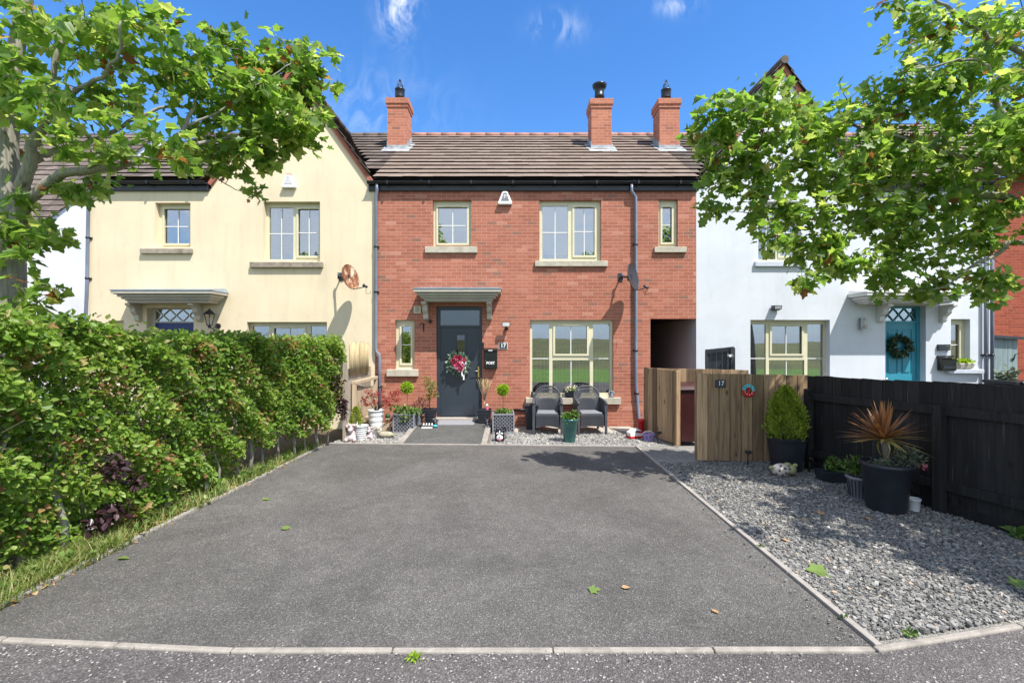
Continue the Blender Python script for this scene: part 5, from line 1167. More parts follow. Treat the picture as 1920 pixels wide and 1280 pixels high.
m=MB(); m.hexa([(-.225,-.265,.402),(.225,-.265,.402),(.215,.20,.388),(-.215,.20,.388)],[(-.215,-.255,.436),(.215,-.255,.436),(.205,.19,.424),(-.205,.19,.424)]); m.build('cushion',M['cushion'],ct,bevel=.012,seg=3)
ct.location=(.745,9.56,.012); ct.rotation_euler=(0,0,R(-4)); ct['label']='rattan armchair nearer the dark door, standing beside the black planter box'
dup(ct,(1.625,9.58,.012),R(3),'rattan armchair nearer the right downpipe, right of the green glazed pot')

# ------------------------------------------------------------------ pots and plants
def pot(m,c,prof,n=28,sq=0): m.smooth=sq==0; m.lathe(prof,c,n,sq=sq); m.smooth=False
def rpot(r0,r1,h,rib=0,rim=.012):
    pr=[(r0*.96,0),(r0,.01)]; k=rib*4 if rib else 4
    for i in range(1,k+1):
        t=i/k; pr.append((r0+(r1-r0)*t+(.006*math.sin(t*rib*2*math.pi) if rib else 0),.01+(h-.03)*t))
    pr+=[(r1+rim,h-.018),(r1+rim,h),(r1-.012,h),(r1-.02,h-.03)]; return pr
def soil(par,c,r,h,sq=False):
    m=MB(); m.lathe([(r,h-.035),(r*.6,h-.025),(0.01,h-.02)],c,20,sq=1 if sq else 0); return m.build('soil',M['soil'],par)
def stems(m,c,z0,z1,n,spread,r=.006,top=None):
    for k in range(n):
        a=rnd.uniform(0,6.28); s_=spread*rnd.uniform(.3,1); m.tube([(c[0]+rnd.gauss(0,.01),c[1]+rnd.gauss(0,.01),z0),(c[0]+.5*s_*math.cos(a),c[1]+.5*s_*math.sin(a),(z0+z1)/2),(c[0]+s_*math.cos(a),c[1]+s_*math.sin(a),z1)],[r,r*.8,r*.4],6)
# red maple
c=(-2.72,9.10,-.01); t=thing('potted_maple','red leaved maple in a tall white ribbed pot by the left downpipe','plant',c)
m=MB(); pot(m,c,rpot(.10,.155,.55,5)); m.build('pot',M['pot_wht'],t); soil(t,c,.14,.55)
m=MB(); tips=[]
for px,py,y in ((690,733,9.0),(700,742,9.1),(683,747,9.0),(712,738,9.2),(722,748,9.1),(735,738,9.15),(747,735,9.2),(742,748,9.1),(728,757,9.0),(688,757,8.95),(705,752,9.0)):
    q=Vector(P(px,py,y)); b=Vector((c[0],c[1],.5)); k=b.lerp(q,.5)+Vector((-.05*(b.x-q.x),0,.05)); m.tube([b,k,q],[.008,.005,.002],5); tips.append(q)
m.build('branch',M['brown'],t); m=MB()
for q in tips: cloud(m,q,(.09,.09,.035),40,.06,NARROW,-.2,.9,.1,tint=None)
m.build('foliage',M['maple'],t)
# white pot with conifer
c=(-2.93,8.82,-.01); t=thing('potted_conifer','little golden conifer in a low white ribbed pot near the reed fence','plant',c)
m=MB(); pot(m,c,rpot(.085,.13,.29,6)); m.build('pot',M['pot_wht'],t); soil(t,c,.115,.29)
def conifer(par,c,z0,z1,r,n,size,mat_,sharp=1.0,ls=NEEDLE):
    m=MB(); h=z1-z0; q=rg.random(n)**.8; a=rg.random(n)*6.283; prof=np.clip(1-q**(1.2*sharp),0,1)**.75*np.minimum(1,.74+1.6*q)
    lump=1+.16*np.sin(a*5+q*9)+.1*np.sin(a*9-q*17); rr=r*prof*lump*(.45+.6*rg.random(n)**.5)
    p=np.stack([c[0]+rr*np.cos(a),c[1]+rr*np.sin(a),z0+h*q],1); A=np.stack([np.cos(a)*.7,np.sin(a)*.7,np.full(n,.9)],1)+rdir(n)*.55
    tt=np.clip(rg.normal(.45,.25,n)+.15*np.sin(a*4+q*8),0,1); m.leaves(p,A,rdir(n),size*(.6+.7*rg.random(n)),ls,.2,.1,tt); m.build('foliage',M[mat_],par)
    m=MB(); m.tube([(c[0],c[1],z0-.06),(c[0],c[1],z0+h*.85)],[.016,.005],6); m.build('stem',M['twig'],par)
conifer(t,(c[0]-.10,c[1]+.02),.27,.62,.12,900,.05,'conif',1.0)
# cows
def cow():
    t=local('cow_figurine','','ornament','cow figurines')
    m=MB(); m.ball((0,.03,.13),(.09,.10,.13)); m.ball((0,-.03,.08),(.10,.09,.08)); m.ball((-.075,-.09,.045),(.035,.07,.045)); m.ball((.075,-.09,.045),(.035,.07,.045)); m.ball((0,-.05,.26),(.062,.07,.075)); m.ball((0,-.105,.225),(.045,.04,.038))
    for k in range(14): m.ball((rnd.gauss(0,.03),-.085+rnd.gauss(0,.02),.31+rnd.gauss(0,.012)),(.02,.018,.03),7,5)
    m.cur=1; m.ball((-.022,-.142,.228),.007,6,5); m.ball((.022,-.142,.228),.007,6,5); m.ball((-.07,-.155,.03),(.032,.02,.028),8,6); m.ball((.07,-.155,.03),(.032,.02,.028),8,6)
    m.build('body',[M['cow'],M['cow_d']],t)
    for sx in (-1,1):
        m=MB(); m.tube([(sx*.045,-.04,.295),(sx*.095,-.045,.31),(sx*.125,-.055,.345),(sx*.12,-.06,.38)],[.016,.014,.009,.002],8); m.build('horn',M['horn'],t); m=MB(); m.ball((sx*.085,-.04,.275),(.035,.014,.018),8,6); m.build('ear',M['cow_d'],t)
    return t
a=cow(); a.location=(-3.08,8.70,-.01); a.rotation_euler=(0,0,R(12)); a['label']='larger pinkish sitting highland cow figurine left of the low white pot'; a.scale=(1.02,)*3
dup(a,(-2.80,8.93,-.01),R(10),'smaller pinkish highland cow figurine between the low white pot and the maple pot',(.72,)*3)
# duck
c=(-2.52,8.98,-.005); t=thing('duck_figurine','mossy stone duck figurine on the chippings','ornament',c); m=MB(); m.ball((c[0]+.03,c[1],.065),(.16,.08,.065)); m.ball((c[0]+.18,c[1],.06),(.09,.04,.022),rot=Quaternion((0,1,0),-.25)); m.tube([(c[0]-.08,c[1],.08),(c[0]-.125,c[1],.14),(c[0]-.12,c[1],.17)],[.05,.036,.034],10); m.ball((c[0]-.125,c[1]-.005,.185),(.046,.04,.038)); m.ball((c[0]-.178,c[1]-.01,.175),(.03,.022,.011)); m.build('body',M['duck'],t)
# buff pot
c=(-2.66,9.75,-.01); t=thing('cactus_pot','small buff clay pot holding a dark green cactus','plant',c); m=MB(); m.box(c[0]-.10,c[0]+.08,c[1]-.08,c[1]+.08,0,.16); m.smooth=True; m.lathe([(.05,.16),(.062,.25),(.066,.27),(.05,.27)],c,16); m.build('pot',M['terra'],t); m=MB(); m.smooth=True; m.lathe([(.045,.26),(.06,.30),(.05,.35),(.02,.375),(0,.378)],c,10); m.build('cactus',M['dgreen'],t)
# lattice planters
def lattice_planter():
    t=local('lattice_planter','','planter','grey lattice planters beside the door'); h=.41; w=.215
    m=MB(); m.box(-w+.014,w-.014,-w+.014,w-.014,.01,h-.02); m.build('liner',M['pot_blk'],t)
    m=MB()
    for sx in (-1,1):
        for sy in (-1,1): m.box(sx*w-.014,sx*w+.014,sy*w-.014,sy*w+.014,0,h)
    for z in (.0125,h-.03):
        for s_ in (-1,1): m.box(-w+.0145,w-.0145,s_*w-.012,s_*w+.012,z,z+.03); m.box(s_*w-.012,s_*w+.012,-w+.0145,w-.0145,z,z+.03)
    m.build('frame',M['lattice'],t,bevel=.003)
    m=MB(); lo,hi=.04,h-.03; n=5; st=(2*w-.03)/n
    def seg(x0,z0,sg,face):
        # clip a 45 degree strand to the panel
        pts=[]
        for q in np.linspace(-1,1,81):
            x=x0+q*(hi-lo)*1.0; z=z0+sg*q*(hi-lo)
            if -w+.013<=x<=w-.013 and lo<=z<=hi: pts.append((x,z))
        if len(pts)<3: return
        (xa,za),(xb,zb)=pts[0],pts[-1]
        for s_ in (-1,1):
            a=(xa,s_*(w+.001),za) if face=='y' else (s_*(w+.001),xa,za); b=(xb,s_*(w+.001),zb) if face=='y' else (s_*(w+.001),xb,zb)
            m.beam(a,b,.012,.006,(0,1,0) if face=='y' else (1,0,0)); 
    for k in range(-6,7):
        for sg in (-1,1): seg(k*.072+(.0),(lo+hi)/2,sg,'y'); seg(k*.072,(lo+hi)/2,sg,'x')
    m.build('lattice',M['lattice'],t); soil(t,(0,0,0),w-.03,h,True)
    return t
lp1=lattice_planter(); lp1.location=(-2.22,9.62,-.005); lp1.rotation_euler=(0,0,R(-6)); lp1['label']='grey lattice planter left of the path with trailing variegated plant'
lp2=dup(lp1,(-.185,9.62,-.005),R(2),'grey lattice planter right of the path with low clipped greenery')
def topiary(lab,x,y,zc,r,z0):
    t=thing('topiary_ball',lab,'plant',(x,y,z0)); m=MB(); m.tube([(x,y,z0-.02),(x+.004,y,(z0+zc)/2),(x,y,zc)],.006,6); m.build('stem',M['twig'],t)
    m=MB(); cloud(m,(x,y,zc),(r,r,r*.95),1100,.055,NEEDLE,.3,1.2,.6); m.build('foliage',M['lime'],t)
topiary('lime green topiary ball on a thin stem left of the path',fx(768)*.985-.0,9.75,H+(640-726.5)/F*9.75,.115,.37); topiary('lime green topiary ball on a thin stem right of the path',(943-960)/F*9.7,9.7,H+(640-730.5)/F*9.7,.11,.37)
t=thing('trailing_plant','variegated trailing plant spilling over the left lattice planter','plant',(-2.2,9.6,.37)); m=MB()
for q,r,n in (((-2.24,9.52,.45),(.22,.16,.10),150),((-2.02,9.5,.44),(.16,.14,.07),90),((-2.42,9.55,.50),(.14,.10,.10),45),((-2.2,9.40,.36),(.15,.04,.10),50)): cloud(m,q,r,n,.065,OVAL,.5,.8,.2)
m.build('foliage',M['herb'],t); m=MB(); stems(m,(-2.22,9.6),.36,.5,9,.2,.004); m.build('stem',M['twig'],t)
t=thing('bedding_plant','low clipped greenery filling the right lattice planter','plant',(-.185,9.62,.37)); m=MB(); cloud(m,(-.185,9.6,.42),(.19,.18,.05),420,.045,OVAL,.8,.7,.2); m.build('foliage',M['herb'],t); m=MB(); stems(m,(-.185,9.62),.36,.43,8,.15,.003); m.build('stem',M['twig'],t)
# black pots at the door
def black_pot():
    t=local('black_pot','','planter','black square ribbed pots either side of the door')
    m=MB(); pr=[(.115,0)]
    for k in range(4): pr+=[(.118+.008*k,.005+.06*k),(.126+.008*k,.01+.06*k),(.128+.008*k,.055+.06*k),(.120+.008*k,.06+.06*k)]
    pr+=[(.155,.25),(.158,.285),(.14,.287),(.135,.26)]; m.lathe(pr,(0,0,0),48,sq=.8); m.build('body',M['pot_blk'],t); soil(t,(0,0,0),.125,.285,True); return t
b1=black_pot(); b1.location=(-1.80,9.90,pz(9.9)); b1['label']='black ribbed pot left of the door under a bushy green shrub'; dup(b1,(-.60,9.88,pz(9.88)),0,'black ribbed pot right of the door under a sparse shrub')
t=thing('door_shrub','bushy olive shrub with reddish tips left of the dark door','plant',(-1.80,9.9,.4)); m=MB(); c=(-1.80,9.9)
for q,r,n in ((P(806,722,9.85),(.17,.15,.15),240),(P(813,737,9.85),(.12,.1,.10),110),(P(798,712,9.85),(.09,.09,.10),60),(P(803,745,9.9),(.10,.1,.08),60)): cloud(m,q,r,n,.055,NARROW,.3,.8,.15)
m.build('foliage',M['dryleaf'],t); m=MB(); m.tube([(c[0],c[1],.40),(c[0]+.01,c[1],.62),(c[0],c[1],.82)],[.012,.01,.006],6); stems(m,(c[0],c[1]),.7,1.02,7,.16,.004); m.build('stem',M['twig'],t)
t=thing('door_shrub','sparse straw coloured shrub right of the dark door','plant',(-.60,9.88,.4)); m=MB(); c=(-.60,9.88)
for q,r,n in ((P(911,722,9.85),(.15,.12,.15),90),(P(903,715,9.85),(.09,.09,.10),40)): cloud(m,q,r,n,.045,NARROW,.5,.9,.1)
m.build('foliage',M['dryleaf'],t); m=MB(); m.tube([(c[0],c[1],.40),(c[0]+.005,c[1],.70)],[.009,.006],6); stems(m,c,.62,1.08,34,.19,.0035); m.build('stem',M['terra'],t)
# small ornaments round the step
def fig(name,lab,loc,fn,cat='ornament'):
    m=MB(); o=fn(m); return tag(m.build(name,o,None,at=loc),lab,cat)
c=(-1.86,9.55,pz(9.55)); 
def f1(m):
    x,y,z=c; m.ball((x,y,z+.13),(.04,.06,.10)); m.ball((x,y-.045,z+.235),(.035,.045,.035)); m.tube([(x-.02,y-.04,z+.1),(x-.02,y-.06,z)],.013,8); m.tube([(x+.02,y-.04,z+.1),(x+.02,y-.06,z)],.013,8); m.ball((x,y+.03,z+.05),(.05,.06,.05))
    for s_ in (-1,1): m.ball((x+s_*.03,y-.03,z+.25),(.01,.015,.03),8,6)
    return [M['brown']]
fig('dog_figurine','brown sitting dog figurine beside the left lattice planter',c,f1)
c2=(-1.76,9.42,pz(9.42)+.002)
def f2(m):
    x,y,z=c2; m.box(x-.11,x+.11,y-.03,y+.03,z,z+.03)
    for k,w in enumerate((.05,.05,.05,.05)): xx=x-.085+.057*k; m.tube([(xx,y-.02,z+.035),(xx+.012,y-.02,z+.09),(xx+.03,y-.02,z+.05),(xx+.022,y-.02,z+.11)],.010,6)
    m.cur=1; m.box(x-.10,x+.10,y+.005,y+.012,z+.03,z+.11); return [M['white_p'],M['black']]
fig('step_ornament','white openwork ornament on a plinth left of the door mat',c2,f2)
c3_=(-1.60,9.50,pz(9.5)+.002)
def f3(m):
    x,y,z=c3_; m.cur=0; m.ball((x,y,z+.05),(.05,.045,.06)); m.ball((x,y-.01,z+.135),(.038,.036,.038)); m.cur=1; m.ball((x,y-.03,z+.03),(.055,.04,.03)); m.cur=2; m.ball((x-.03,y,z+.16),(.03,.02,.02)); m.ball((x+.035,y,z+.165),(.03,.02,.02)); m.cur=3; m.ball((x,y-.046,z+.13),(.012,.008,.008),8,6); return [M['black'],M['turq'],M['cushion'],M['letter']]
fig('animal_figurine','tiny dark figurine with a turquoise base left of the door mat',c3_,f3)
c4=(-.52,9.50,pz(9.5)-.0)
def f4(m):
    x,y,z=c4; m.ball((x,y,z+.05),(.045,.045,.055)); m.ball((x,y-.01,z+.13),(.037,.036,.036)); m.cur=1; m.ball((x,y-.045,z+.12),(.014,.012,.01),8,6); m.ball((x-.025,y-.04,z+.02),(.018,.03,.018),8,6); m.ball((x+.025,y-.04,z+.02),(.018,.03,.018),8,6); m.cur=0
    for s_ in (-1,1): m.ball((x+s_*.03,y,z+.165),(.014,.01,.026),8,6)
    return [M['dish'],M['cushion']]
fig('dog_figurine','small grey dog figurine against the right black pot',c4,f4)
c5=(-.535,9.80,pz(9.8)+.27)
def f5(m):
    x,y,z=c5; m.lathe([(.03,0),(.028,.05),(.02,.08)],(x,y,z),12); m.ball((x,y,z+.10),.024,10,7); m.cur=1; m.lathe([(.028,.108),(.012,.14),(.0,.15)],(x,y,z),10); return [M['pink'],M['letter']]
fig('gnome_figurine','tiny pink and white figurine set in the right black pot',c5,f5)
c6=(-.235,8.70,.0)
def f6(m):
    x,y,z=c6; m.lathe([(.085,0),(.095,.02),(.097,.16),(.085,.20),(.05,.225),(0,.232)],(x,y,z),20,1,.85,.35)
    for s_ in (-1,1): m.hexa([(x+s_*.055-.022,y-.03,z+.2),(x+s_*.055+.022,y-.03,z+.2),(x+s_*.055+.022,y+.01,z+.2),(x+s_*.055-.022,y+.01,z+.2)],[(x+s_*.065-.006,y-.02,z+.275),(x+s_*.065+.006,y-.02,z+.275),(x+s_*.065+.006,y+.0,z+.275),(x+s_*.065-.006,y+.0,z+.275)])
    m.cur=1; m.ball((x,y-.075,z+.08),(.062,.03,.055)); m.ball((x,y-.082,z+.175),(.011,.012,.045),8,6)
    for s_ in (-1,1): m.ball((x+s_*.042,y-.079,z+.155),(.024,.013,.020),10,7)
    m.cur=0; m.ball((x,y-.104,z+.105),(.017,.010,.012),8,6)
    for s_ in (-1,1): m.ball((x+s_*.042,y-.090,z+.150),(.012,.007,.012),8,6)
    m.cur=2; m.ball((x,y-.103,z+.045),(.026,.010,.018),10,7); m.cur=0; m.ball((x,y-.097,z+.068),(.038,.010,.006),10,6)
    return [M['gloss_black'],M['letter'],M['pink']]
o=fig('dog_figurine','black and white terrier dog figurine with a pink tongue at the path end',c6,f6)
m=MB(); m.hexa([(fx(826),9.63,pz(9.63)+.003),(fx(892),9.63,pz(9.63)+.003),(fx(892),9.99,pz(9.99)+.003),(fx(826),9.99,pz(9.99)+.003)],[(fx(826),9.63,pz(9.63)+.015),(fx(892),9.63,pz(9.63)+.015),(fx(892),9.99,pz(9.99)+.015),(fx(826),9.99,pz(9.99)+.015)])
tag(m.build('door_mat',M['mat'],None,at=(fx(860),9.8,.14)),'flat grey door mat at the foot of the dark door','mat')
# planter box beside chair, window trough, sill ornaments
t=thing('planter_box','tall dark planter box beside the left armchair','planter',(.42,9.86,0)); m=MB(); m.hexa([(.31,9.75,0),(.53,9.75,0),(.53,9.97,0),(.31,9.97,0)],[(.28,9.72,.50),(.56,9.72,.50),(.56,10.0,.50),(.28,10.0,.50)]); m.box(.265,.575,9.705,10.015,.501,.55); m.build('body',M['pot_blk'],t,bevel=.008); m=MB(); m.box(.29,.55,9.73,9.99,.551,.556); m.build('soil',M['soil'],t)
zs=fz(745)+.0; c=(fx(1073.5),Y0-.02,zs); t=thing('flower_trough','dark trough of white and yellow flowers on the large window sill','planter',c); m=MB(); m.hexa([(c[0]-.16,Y0-.078,zs+.014),(c[0]+.16,Y0-.078,zs+.014),(c[0]+.16,Y0+.05,zs+.014),(c[0]-.16,Y0+.05,zs+.014)],[(c[0]-.18,Y0-.095,zs+.135),(c[0]+.18,Y0-.095,zs+.135),(c[0]+.18,Y0+.06,zs+.135),(c[0]-.18,Y0+.06,zs+.135)]); m.build('trough',M['pot_blk'],t,bevel=.006)
m=MB(); cloud(m,(c[0],Y0-.02,zs+.17),(.19,.08,.07),110,.05,OVAL,.6,.7,.2); m.build('foliage',M['herb'],t); m=MB(); cloud(m,(c[0]-.03,Y0-.03,zs+.20),(.17,.08,.07),150,.035,OVAL,.6,.8,.4); m.build('flower',M['petal_w'],t)
c7=(fx(1145.5),Y0-.02,zs+.006)
def f7(m):
    x,y,z=c7; m.box(x-.06,x+.06,y-.04,y+.04,z,z+.015); m.lathe([(.045,.015),(.035,.06),(.02,.10)],(x+.01,y,z),12); m.ball((x+.01,y,z+.125),.03,10,7)
    for s_ in (-1,1): m.ball((x+.01+s_*.045,y+.01,z+.09),(.03,.01,.055),8,6)
    return [M['cushion']]
fig('angel_figurine','small grey angel figurine at the right end of the large window sill',c7,f7)
c8=(fx(998),Y0-.02,zs+.006)
def f8(m):
    x,y,z=c8; m.lathe([(.04,0),(.045,.04),(.03,.09),(.012,.14),(.0,.15)],(x,y,z),12); m.ball((x,y-.01,z+.11),.03,10,7); return [M['dish']]
fig('gnome_figurine','small dark figurine at the left end of the large window sill',c8,f8)
# green pot
c=(1.09,8.62,-.01); t=thing('glazed_pot','blue green glazed pot of bedding plants in front of the armchairs','plant',c); m=MB(); pot(m,c,[(.10,0),(.108,.01),(.155,.42),(.168,.43),(.168,.455),(.145,.455),(.14,.42)]); m.build('pot',M['bucket'],t); soil(t,c,.135,.455)
m=MB(); 
for q,r,n in (((c[0],c[1],.48),(.15,.13,.08),170),((c[0]-.06,c[1]-.05,.42),(.10,.09,.10),50),((c[0]+.10,c[1],.52),(.06,.06,.06),40)): cloud(m,q,r,n,.06,OVAL,.6,.8,.2)
m.build('foliage',M['herb'],t); m=MB(); stems(m,c,.42,.56,7,.1,.004); m.build('stem',M['twig'],t); m=MB(); cloud(m,(c[0]+.1,c[1]+.02,.57),(.06,.05,.03),22,.035,OVAL,.6,.8,.3); m.build('flower',M['dryleaf'],t)
# toys
c=(2.615,9.22,-.01); t=thing('red_canister','red plastic canister at the foot of the right downpipe','toy',c); m=MB(); m.smooth=True; m.lathe([(.062,0),(.065,.02),(.065,.29),(.072,.30),(.072,.335),(.055,.34)],c,22); m.build('body',M['red'],t); m=MB(); m.tube([(c[0]-.03,c[1]-.065,.10),(c[0]-.03,c[1]-.10,.14),(c[0]-.03,c[1]-.10,.22),(c[0]-.03,c[1]-.065,.25)],.010,6); m.build('handle',M['red'],t)
c=(2.42,8.98,0); t=thing('toy_vehicle','red and white toy lying on the chippings','toy',c); m=MB(); m.M=Matrix.Translation(Vector(c))@Matrix.Rotation(R(18),4,'Z'); m.prism([(-.13,.03),(.13,.03),(.15,.10),(.09,.17),(-.02,.185),(-.15,.12)],'y',-.07,.07); m.build('shell',M['white_p'],t,bevel=.012)
m=MB(); m.M=Matrix.Translation(Vector(c))@Matrix.Rotation(R(18),4,'Z'); m.box(-.15,.14,-.085,.085,.0,.045); m.box(.03,.14,-.075,.075,.10,.135)
m.build('base',M['red'],t,bevel=.008); m=MB(); m.M=Matrix.Translation(Vector(c))@Matrix.Rotation(R(18),4,'Z'); m.box(-.03,.09,-.074,-.0705,.12,.15); m.build('stripe',M['dish'],t)
c=(2.62,8.72,0); t=thing('toy_basket','lilac plastic toy basket by the bin screen side panel','toy',c); m=MB(); n=10
for k in range(n):
    a0=2*math.pi*k/n; m.beam((c[0]+.075*math.cos(a0),c[1]+.06*math.sin(a0),.01),(c[0]+.115*math.cos(a0),c[1]+.09*math.sin(a0),.12),.02,.008,(math.cos(a0),math.sin(a0),0))
m.tube([(c[0]+.117*math.cos(a),c[1]+.092*math.sin(a),.125) for a in np.linspace(0,6.283,21)],.010,6,False); m.lathe([(.08,.0),(.085,.025),(.07,.03)],c,16,1,.8); m.build('basket',M['purple'],t); m=MB(); m.tube([(c[0]-.117,c[1],.125),(c[0]-.10,c[1]-.05,.18),(c[0]+.02,c[1]-.07,.20),(c[0]+.117,c[1],.125)],.008,6); m.build('handle',M['letter'],t)
# square planter with conifer
c=(4.06,6.74,-.01); t=thing('potted_conifer','tall bushy golden conifer in a square dark planter at the end of the screen','plant',c); m=MB(); m.lathe([(.145,0),(.150,.02),(.192,.45),(.20,.46),(.20,.50),(.178,.50),(.17,.46)],c,48,sq=.86); m.build('pot',M['pot_blk'],t,bevel=.004); soil(t,c,.165,.49,True)
conifer(t,c,.45,1.22,.25,5600,.055,'conif',1.9)
c9=(3.93,6.42,-.005); c9=(P(1465,872,6.45)[0],6.45,-.005)
def f9(m):
    x,y,z=c9; m.ball((x,y,z+.085),(.135,.10,.095)); m.cur=1; m.ball((x+.13,y-.03,z+.10),(.062,.055,.07)); m.ball((x+.075,y-.02,z+.17),(.05,.04,.028)); m.ball((x+.185,y-.02,z+.16),(.035,.03,.025)); m.ball((x-.14,y,z+.12),(.035,.03,.03)); m.cur=2
    for a,b in ((-.07,.10),(.0,.13),(.05,.06),(-.03,.04),(-.10,.05),(.07,.12),(-.04,.155),(.01,.07)):
        d=math.sqrt(max(0,1-(a/.135)**2-((b-.085)/.095)**2)); m.ball((x+a,y-.1*d,z+b),(.020,.006,.019),9,6)
    return [M['cute'],M['olive'],M['spot']]
fig('animal_figurine','pale spotted stone animal figurine before the square dark planter',c9,f9)
c=(4.36,6.22,-.01); t=thing('low_trough','low dark trough with a bright green plant by the black fence','plant',c); m=MB(); m.M=Matrix.Translation(Vector(c))@Matrix.Rotation(R(-10),4,'Z'); m.hexa([(-.14,-.10,0),(.14,-.10,0),(.14,.10,0),(-.14,.10,0)],[(-.17,-.12,.15),(.17,-.12,.15),(.17,.12,.15),(-.17,.12,.15)]); m.build('trough',M['pot_blk'],t,bevel=.008); m=MB(); cloud(m,(c[0]+.03,c[1],.22),(.11,.09,.09),120,.06,OVAL,.7,.8,.2); m.build('foliage',M['herb'],t)
# big cordyline pot
c=(4.24,5.16,-.01); t=thing('potted_cordyline','bronze spiky cordyline in a big dark tapered pot by the black fence','plant',c); m=MB(); pot(m,c,[(.175,0),(.182,.012),(.235,.50),(.25,.51),(.25,.545),(.228,.545),(.22,.50)],36); m.build('pot',M['pot_blk'],t); soil(t,c,.215,.545)
top=Vector((c[0]-.02,c[1],.80)); m=MB(); m.tube([(c[0]+.01,c[1],.50),(c[0]-.005,c[1],.66),top],[.032,.030,.036],10); m.build('trunk',M['twig'],t)
m=MB(); n=110
for k in range(n):
    a=rnd.uniform(0,6.283); e=rnd.uniform(-.05,1.45) if k>14 else rnd.uniform(-.15,.25); L=rnd.uniform(.36,.49); d=Vector((math.cos(a)*math.cos(e),math.sin(a)*math.cos(e),math.sin(e))); s_=d.cross(Vector((0,0,1))).normalized(); m.tint=min(1,max(0,.75-.5*e+rnd.gauss(0,.2))) if e<.5 else rnd.uniform(0,.6); vs=[]
    for i in range(6):
        u=i/5; w_=.021*(math.sin(math.pi*min(1,u*.9+.12)))*(1-u**3) ; q=top+d*(L*u)+Vector((0,0,-.06*u*u*math.cos(e)))+Vector((0,0,.0)); vs+=[q-s_*w_,q+s_*w_]
    m.add(vs,[(2*i,2*i+1,2*i+3,2*i+2) for i in range(5)])
for k in range(6):
    a=rnd.uniform(0,6.283); vs=[]; d=Vector((math.cos(a),math.sin(a),0)); s_=Vector((-d.y,d.x,0))
    for i in range(5): u=i/4; q=top+d*(.05+.06*math.sin(u*3))+Vector((0,0,-.20*u)); vs+=[q-s_*.012*(1-u*.8),q+s_*.012*(1-u*.8)]
    m.tint=1; m.add(vs,[(2*i,2*i+1,2*i+3,2*i+2) for i in range(4)])
m.build('foliage',M['cord'],t)
m=MB(); cloud(m,(c[0]+.22,c[1]-.03,.60),(.17,.14,.11),420,.05,NARROW,.5,.9,.15); cloud(m,(c[0]-.1,c[1]-.08,.55),(.14,.1,.035),150,.04,NARROW,.5,.9,.15); m.build('low_herbs',M['lav'],t); m=MB(); cloud(m,(c[0]+.36,c[1]-.05,.50),(.025,.025,.025),10,.035,OVAL,.5,.8,.3); m.build('flower',M['pink'],t)
c=(4.22,5.52,-.01); t=thing('ribbed_pot','grey ribbed pot with wispy green plant behind the big cordyline pot','plant',c); m=MB(); m.smooth=True; prf=[(.10,0),(.105,.01),(.135,.25),(.15,.255),(.15,.285),(.125,.285),(.12,.25)]; m.lathe(prf,c,28); m.smooth=False; m.cur=1
for k in range(22): a=k/22*6.283; m.beam((c[0]+.109*math.cos(a),c[1]+.109*math.sin(a),.03),(c[0]+.136*math.cos(a),c[1]+.136*math.sin(a),.235),.010,.008,(math.cos(a),math.sin(a),0))
m.build('pot',[M['pot_gry'],M['pot_blk']],t); soil(t,c,.115,.285); m=MB(); cloud(m,(c[0]-.04,c[1],.38),(.14,.12,.13),230,.075,NARROW,.9,.7,.1); m.build('foliage',M['herb'],t)
c=(P(1719,945,5.08)[0],5.12,-.01); t=thing('white_tub','small white tub on the slate between the big pot and the fence','planter',c); m=MB(); m.smooth=True; m.lathe([(.05,0),(.052,.01),(.062,.13),(.068,.135),(.068,.15),(.055,.15),(.05,.12)],c,20); m.build('tub',M['pot_wht'],t); soil(t,c,.052,.15)
# bowl on the white house sill
zs2=fz(692)+.01; c=(fx(1806),Y0-.0,zs2); t=thing('plant_bowl','cream bowl of yellow green leaves on the white house sill','plant',c); m=MB(); m.hexa([(c[0]-.15,Y0-.08,zs2),(c[0]+.15,Y0-.08,zs2),(c[0]+.15,Y0+.05,zs2),(c[0]-.15,Y0+.05,zs2)],[(c[0]-.18,Y0-.11,zs2+.13),(c[0]+.18,Y0-.11,zs2+.13),(c[0]+.18,Y0+.06,zs2+.13),(c[0]-.18,Y0+.06,zs2+.13)]); m.build('bowl',M['canopy'],t,bevel=.02,seg=3); m=MB(); cloud(m,(c[0],Y0-.03,zs2+.15),(.18,.09,.06),170,.055,OVAL,.7,.8,.2); m.build('foliage',M['lime'],t)

# ------------------------------------------------------------------ loose leaves and weeds
def fallen(lab,px,py,size,mt,shape,ang):
    X,Y,_=G(px,py); m=MB(); a=R(ang); m.leaves([(X,Y,.008)],np.array([[math.cos(a),math.sin(a),.05]]),np.array([[.12,-.15,1.]]),[size],shape,.18,.12,np.array([.78])); tag(m.build('fallen_leaf',M[mt],None,at=(X,Y,0)),lab,'leaf','leaves fallen on the ground')
fallen('curled yellow green leaf on the drive nearest the hedge end',492,937,.10,'herb',PLANE,20)
fallen('small green leaf on the drive a stride below the curled yellow green one',545,990,.09,'herb',OVAL,200)
fallen('green leaf on the asphalt edge beside the long grass',222,1046,.11,'herb',OVAL,-10)
fallen('small green leaf on the drive beside the orange scrap',1105,1108,.09,'herb',PLANE,10)
fallen('orange leaf scrap in the middle right of the drive',1165,1102,.07,'litter',OVAL,0)
fallen('orange star shaped leaf near the right kerb of the drive',1341,1149,.055,'litter',PLANE,60)
fallen('large bright green leaf on the slate chips',1553,1074,.17,'herb',PLANE2,170)
fallen('olive leaf on the slate at the right edge under the fence',1906,1102,.16,'herb',PLANE,30)
fallen('brown leaf on the slate in the shade left of the big pot',1632,976,.12,'litter',PLANE,100)
fallen('brown leaf on the slate between the kerb and the big pot',1535,965,.11,'litter',PLANE,20)
fallen('dry tan leaf on the slate nearest the kerb halfway along the drive',1483,1018,.10,'litter',OVAL,120)
